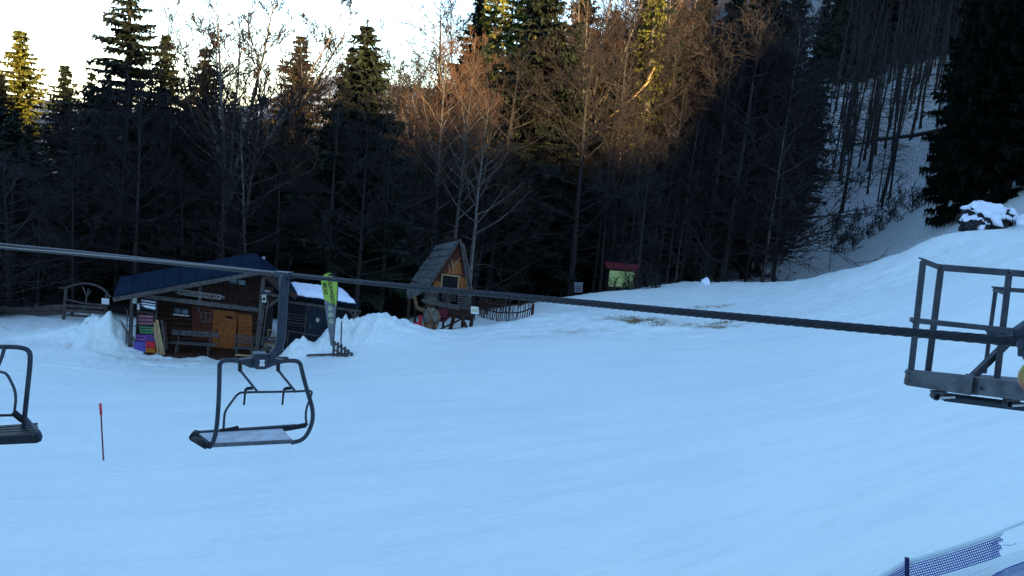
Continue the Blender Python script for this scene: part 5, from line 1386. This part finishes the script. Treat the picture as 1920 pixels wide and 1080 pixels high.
for k in range(nn):       # top hem of thin strands, open in places
    t0, t1 = k/nn, (k+1)/nn
    m.quad(npt(t0, .012), npt(t1, .012), npt(t1, .022), npt(t0, .022)); m.tube([npt(t0, 0), npt(t1, 0)], .0028, 4, False)
    if not (.72 < t0 < .82): m.quad(npt(t0, .028), npt(t1, .028), npt(t1, .05), npt(t0, .05))
part('top_hem', m, M['net_band'], root)
m = MB(); rows = 8; cols = 120; torn = lambda t, rrow: .715+.01*math.sin(rrow*2.1) < t < .885+.012*math.cos(rrow*1.7)
for rrow in range(rows):
    dz = .062+.026*rrow
    for k in range(cols):
        t0, t1 = k/cols, (k+1)/cols
        if torn(t0, rrow) or torn(t1, rrow): continue
        m.tube([npt(t0, dz), npt(t1, dz)], .0052, 4, False)
for k in range(cols*1):
    for rrow in range(rows-1):
        t = (k + (.5 if rrow % 2 else 0))/cols
        if torn(t, rrow): continue
        m.tube([npt(t, .062+.026*rrow), npt(t, .062+.026*(rrow+1))], .0042, 4, False)
part('mesh', m, M['net_blue'], root)
m = MB(); lr = random.Random(3)
for k in range(9):       # loose threads round the tear
    t = lr.choice([.714, .886, .72, .88]); q = npt(t, .05+.02*k); pts_ = [q]; d_ = V((lr.uniform(-.3, 1) if t < .8 else lr.uniform(-1, .3), 0, lr.uniform(-.4, .6)))
    for j in range(5): d_ = (d_+V((lr.uniform(-.8, .8), lr.uniform(-.3, .3), lr.uniform(-.9, .6)))).normalized(); pts_.append(pts_[-1]+d_*.028)
    m.tube(pts_, .0026, 4, False)
part('loose_threads', m, M['net_blue'], root)
m = MB()
for rrow in range(11):   # sagging pale lower skirt of the net
    for k in range(60):
        t0, t1 = .33+.67*k/60, .33+.67*(k+1)/60; dz = .27+.018*rrow
        m.tube([npt(t0, dz+.006*math.sin(17*t0)), npt(t1, dz+.006*math.sin(17*t1))], .0024, 3, False)
part('lower_skirt', m, M['gauze'], root)
NP2 = [(1800, 1112, 8.2), (1850, 1085, 8.1), (1885, 1067, 8.0), (1930, 1050, 7.9), (2010, 1036, 7.8)]
root = empty('safety_net', P(1900, 1075, 8.0), 'second blue net whose upper edge just enters at the bottom right corner', 'net')
def npt2(t, dz):
    x = t*(len(NP2)-1); i = min(int(x), len(NP2)-2); f_ = x-i; a, b = NP2[i], NP2[i+1]
    return P(a[0]+(b[0]-a[0])*f_, a[1]+(b[1]-a[1])*f_, a[2]+(b[2]-a[2])*f_) - Z*dz
m = MB()
for rrow in range(9):
    for k in range(70):
        m.tube([npt2(k/70, .02*rrow), npt2((k+1)/70, .02*rrow)], .0028 if rrow else .005, 4, False)
        if rrow < 8: m.tube([npt2((k+.5*(rrow % 2))/70, .02*rrow), npt2((k+.5*(rrow % 2))/70, .02*rrow+.02)], .0024, 4, False)
part('mesh', m, M['net_blue'], root)
q = npt2(.97, 0); m = MB(); m.tube([q-Z*1.2, q+Z*.02], .017, 10); part('post', m, M['net_blue'], root)
